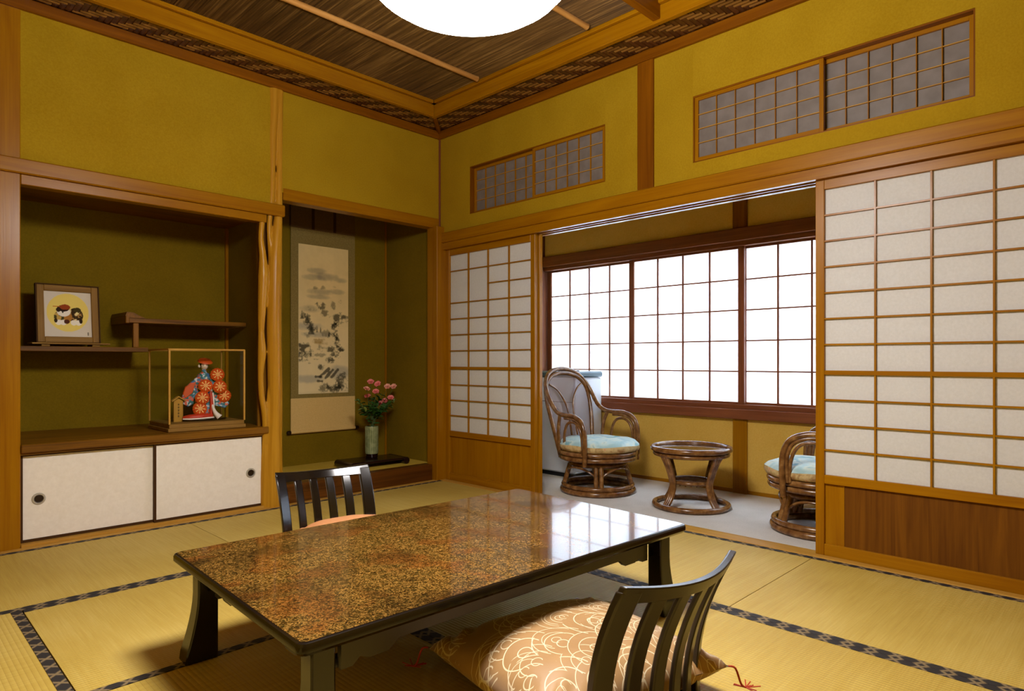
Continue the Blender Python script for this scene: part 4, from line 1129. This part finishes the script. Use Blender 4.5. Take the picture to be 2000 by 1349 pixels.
def landscape():
    nu, nv = 150, 400; u, v = np.meshgrid(np.linspace(0, 1, nu+1), np.linspace(1, 0, nv+1))   # v down from the top
    L = lambda *c: np.array(lin(*c)[:3])
    n1 = npnoise(nv+1, nu+1, [(5, 12), (12, 30), (28, 80)], 1); n2 = npnoise(nv+1, nu+1, [(12, 34), (30, 84), (66, 180), (120, 330)], 2)
    paper = L(232, 206, 144)[None, None]*np.ones((nv+1, nu+1, 1))
    paper = paper*(.92+.16*n1[..., None])
    pale = np.clip((v-.3)/.5, 0, 1)[..., None]; paper = paper*(1-pale*.45)+L(236, 224, 184)*pale*.45
    img = paper
    def wash(x, y, rx, ry, c, a, k=.5, nz=n1):
        nonlocal img
        d = ((u-x)/rx)**2+((v-y)/ry)**2; m_ = np.clip(1.15-d-(nz-.5)*2.2*k, 0, 1)*a; img = img*(1-m_[..., None])+L(*c)*m_[..., None]
    def ink(x, y, rx, ry, a=.9, c=(30, 32, 20)):
        nonlocal img
        d = ((u-x)/rx)**2+((v-y)/ry)**2; m_ = np.clip((1.08-d-(n2-.5)*5.0)*.85, 0, 1)*a*.95; img = img*(1-m_[..., None])+L(*c)*m_[..., None]
    for w_ in ((.38, .17, .2, .022, .5), (.55, .205, .26, .03, .55), (.3, .215, .24, .02, .4), (.85, .22, .14, .02, .5), (.45, .31, .28, .025, .55), (.75, .30, .2, .02, .45), (.4, .345, .24, .018, .5), (.25, .43, .22, .025, .4)): wash(*w_[:4], (92, 94, 92), w_[4]*.8)
    for w_ in ((.2, .55, .3, .03), (.35, .60, .3, .025), (.8, .86, .3, .05), (.2, .90, .35, .03)): wash(*w_, (110, 122, 130), .42)
    for k in ((.33, .285, .05, .012, .5), (.47, .28, .05, .012, .5), (.68, .27, .06, .01, .3), (.42, .41, .10, .024, .8), (.52, .45, .08, .02, .7), (.68, .40, .05, .026, .6), (.83, .37, .04, .016, .5), (.22, .425, .08, .02, .4),
              (.80, .485, .17, .04, .85), (.73, .545, .10, .035, 1), (.72, .60, .10, .03, 1), (.76, .645, .09, .03, .9), (.83, .69, .09, .022, .95), (.52, .585, .10, .022, .5),
              (.09, .475, .05, .035, .6), (.17, .50, .06, .045, .75), (.25, .56, .06, .04, .9), (.20, .60, .12, .022, .5), (.36, .55, .03, .025, .4), (.10, .72, .15, .055, .9), (.08, .775, .14, .012, .6),
              (.45, .695, .10, .022, .6), (.66, .695, .08, .022, .85), (.74, .735, .10, .026, .85), (.63, .775, .10, .022, .9), (.43, .82, .07, .024, .85), (.43, .74, .11, .012, .5), (.30, .77, .08, .007, .8), (.18, .795, .05, .006, .8),
              (.5, .955, .09, .035, .7), (.70, .965, .14, .035, .9), (.87, .93, .12, .06, .85)): ink(*k)
    for (x0, y0, x1, y1) in ((.42, .885, .60, .835), (.53, .895, .68, .84), (.66, .89, .78, .84), (.33, .885, .45, .89), (.38, .915, .46, .918)):
        t_ = np.clip(((u-x0)*(x1-x0)+(v-y0)*(y1-y0)*9)/((x1-x0)**2+(y1-y0)**2*9), 0, 1); d = np.sqrt((u-x0-t_*(x1-x0))**2+9*(v-y0-t_*(y1-y0))**2)
        m_ = np.clip((.034-d-(n2-.5)*.05)*60, 0, 1)*.8; img = img*(1-m_[..., None])+L(38, 36, 24)*m_[..., None]
    for (x, y, w_, h_) in ((.17, .455, .07, .07), (.25, .525, .075, .075), (.07, .44, .05, .06), (.36, .54, .03, .045), (.43, .545, .025, .04)):
        tt = (v-y)/h_; m_ = np.clip((tt*w_*.9-abs(u-x)+(n2-.5)*.05)*60, 0, 1)*((tt > 0) & (tt < 1))*.72; img = img*(1-m_[..., None])+L(34, 38, 26)*m_[..., None]
    ink(.40, .645, .12, .016, .6, (150, 110, 30)); ink(.46, .66, .12, .012, .5, (160, 124, 44))
    m_ = ((u < .012) | (v > .985))[..., None]*.35; img = img*(1-m_)+L(214, 196, 150)*m_
    return nu, nv, img[::1]
nu, nv, img = landscape()
px0, px1, pz0, pz1 = -.22, .218, .294, 1.466
color_mesh('painting', nu, nv, lambda u, v: (px0+(px1-px0)*u, -.0008, pz0+(pz1-pz0)*v), img, SC)

# ---- flower stand, vase, flowers
FS = empty('flower_stand', (-.40, .335, .1005), math.radians(-3), 'low dark lacquer stand with rolled ends under the flower vase', 'stand')
m = MB(); m.prism([(-.25, .038), (-.24, .052), (.22, .052), (.22, .036), (-.24, .030)], -.125, .125, 0, lambda u, v, w: (u, w, v)); m.build('board', M['lacquer_stand'], FS, 30, bevel=.003)
for s in (-1, 1):
    m = MB(); m.tube([(s*.232, -.127, .027), (s*.232, .127, .027)], .0268, 18); m.build('rolled_end', M['lacquer_stand'], FS, 50)
VB = (-.372, .39, .1535)
VS = empty('flower_vase', VB, 0, 'pale green celadon cylinder vase with fluted sides on the dark stand', 'vase')
m = MB(); m.lathe([(.03, .028), (.050, .03), (.0525, .05), (.0525, .235), (.050, .245), (.046, .245), (.046, .2), (.02, .19)], 40); m.build('body', M['celadon'], VS, 50)
m = MB(); m.lathe([(.03, 0), (.044, .0), (.047, .008), (.047, .022), (.050, .03)], 32); m.build('foot', M['lacquer_stand'], VS, 40)
def blossom_mesh(seed, mat):
    r = random.Random(seed); m = MB()
    for layer, (R, lift, n) in enumerate(((.026, .002, 6), (.020, .008, 5), (.012, .013, 4))):
        for k in range(n):
            a = 2*PI*k/n + layer*.5 + r.uniform(-.1, .1); c, s = math.cos(a), math.sin(a); w = R*.55
            P = lambda d, t_, z: (c*d-s*t_, s*d+c*t_, z)
            m.add([P(.001, 0, 0), P(R*.55, -w*.8, lift+.003), P(R*.6, 0, lift), P(R*.55, w*.8, lift+.003), P(R, -w*.6, lift+.007+r.uniform(-.003, .003)), P(R*1.04, 0, lift+.003), P(R, w*.6, lift+.007+r.uniform(-.003, .003))],
                  [(0, 1, 2), (0, 2, 3), (1, 4, 5, 2), (2, 5, 6, 3)])
    return m.mesh('blossom', mat, 80)
bl = [blossom_mesh(1, M['petal']), blossom_mesh(2, M['petal']), blossom_mesh(3, M['petal_pale'])]
top = (VB[0], VB[1], VB[2]+.235)
FL = [(724, 746, 0, 'uppermost pink flower of the bouquet, first of the pair above the scroll edge'), (738, 750, 1, 'second of the uppermost pair of pink flowers in the vase'), (716, 760, 2, 'pale pink flower just below the uppermost pair, nearest the scroll'),
      (718, 774, 0, 'deep pink open flower on the scroll side of the bouquet'), (734, 765, 1, 'pink flower in the middle of the bouquet just under the uppermost pair'), (757, 755, 2, 'pale pink flower high on the corner side, inner of two'),
      (769, 755, 2, 'pale pink flower highest and outermost on the corner side of the bouquet'), (763, 777, 1, 'pink flower half turned away on the corner side, below two pale ones'), (751, 783, 0, 'small pink flower beside the lowest one in the bouquet'), (741, 788, 1, 'lowest pink flower in the bouquet, in front of the dark leaves')]
def ray_at(px, py, y):
    yaw = math.radians(44.611); V = Vector((math.cos(yaw), math.sin(yaw), 0)); Rv = Vector((math.sin(yaw), -math.cos(yaw), 0))
    d = V + Rv*((px-1000)/1261) + Vector((0, 0, 1))*((704-py)/1261); c = Vector(cam.location); return c + d*((y-c.y)/d.y)
rf = random.Random(11)
for i, (px, py, b, lab) in enumerate(FL):
    p = ray_at(px, py, .39+rf.uniform(-.07, .06))
    f = empty('pink_flower', top, 0, lab, 'flower', 'pink flowers in the celadon vase')
    q = p-Vector(top); m = MB(); m.tube([(rf.uniform(-.02, .02), rf.uniform(-.02, .02), -.10), (q.x*.25, q.y*.25, q.z*.4), (q.x*.8, q.y*.8, q.z*.8), tuple(q)], .0016, 5, smooth=4); m.build('stem', M['stem'], f, 60)
    o = bpy.data.objects.new('blossom', bl[b]); o.location = q; o.rotation_euler = (rf.uniform(.5, 1.0), rf.uniform(-.4, .2), rf.uniform(-.9, -.3)); place(o, f)
    m = MB(); m.lathe([(.0015, -.014), (.005, -.010), (.006, .0), (.004, .003)], 8); o2 = m.build('calyx', M['stem'], f, 60, tuple(q)); o2.rotation_euler = o.rotation_euler
def leaf_mesh(L, w, mat):
    m = MB(); n = 7; vs = []
    for i in range(n+1):
        u = i/n; ww = w*math.sin(PI*min(1, u*.96+.04))**.8; z = .25*L*u*(1-u); vs += [(u*L, -ww, z+.004), (u*L, 0, z-.002), (u*L, ww, z+.004)]
    m.add(vs, [(i*3+k, i*3+k+1, i*3+4+k, i*3+3+k) for i in range(n) for k in (0, 1)]); return m.mesh('leaf', mat, 80)
lm = [leaf_mesh(.055, .014, M['leaf']), leaf_mesh(.07, .02, M['leaf']), leaf_mesh(.05, .015, M['leaf_pale'])]
SPR = [(700, 782, 'leafy sprig leaning toward the scroll, with pale leaf edges'), (709, 800, 'low leafy sprig on the scroll side of the vase mouth'), (722, 790, 'dark leafy sprig in the middle of the bouquet, scroll side'), (733, 800, 'dense dark leafy sprig just over the vase mouth'), (745, 768, 'tall leafy sprig between the pink flowers'),
       (748, 802, 'leafy sprig low on the corner side of the vase mouth'), (757, 792, 'broad leafy sprig on the corner side of the bouquet'), (769, 784, 'outermost thin pale sprig on the corner side'), (728, 776, 'leafy sprig behind the middle pink flower'), (740, 810, 'short leafy sprig spilling over the vase rim')]
for i, (px, py, lab) in enumerate(SPR):
    p = ray_at(px, py, .39+rf.uniform(-.08, .08)); q = p-Vector(top)
    f = empty('leafy_sprig', top, 0, lab, 'sprig', 'leafy sprigs in the celadon vase')
    pts = [Vector((rf.uniform(-.02, .02), rf.uniform(-.02, .02), -.08)), Vector((q.x*.2, q.y*.2, q.z*.35)), Vector((q.x*.75, q.y*.75, q.z*.8)), q]
    m = MB(); m.tube(pts, .0018, 5, smooth=4); m.build('stem', M['stem'], f, 60)
    for k in range(13):
        u = rf.uniform(.25, 1.0); b_ = pts[1].lerp(q, u) if u > .3 else pts[0].lerp(pts[1], .6+u)
        o = bpy.data.objects.new('leaf', lm[2 if i in (0, 7) and k % 2 else rf.choice((0, 0, 1))]); o.location = b_ if b_.z > .02 else (b_.x, b_.y, .02)
        o.rotation_euler = (rf.uniform(-.6, .6), rf.uniform(-.9, .3), rf.uniform(0, 2*PI)); o.scale = [rf.uniform(.7, 1.1)]*3; place(o, f)
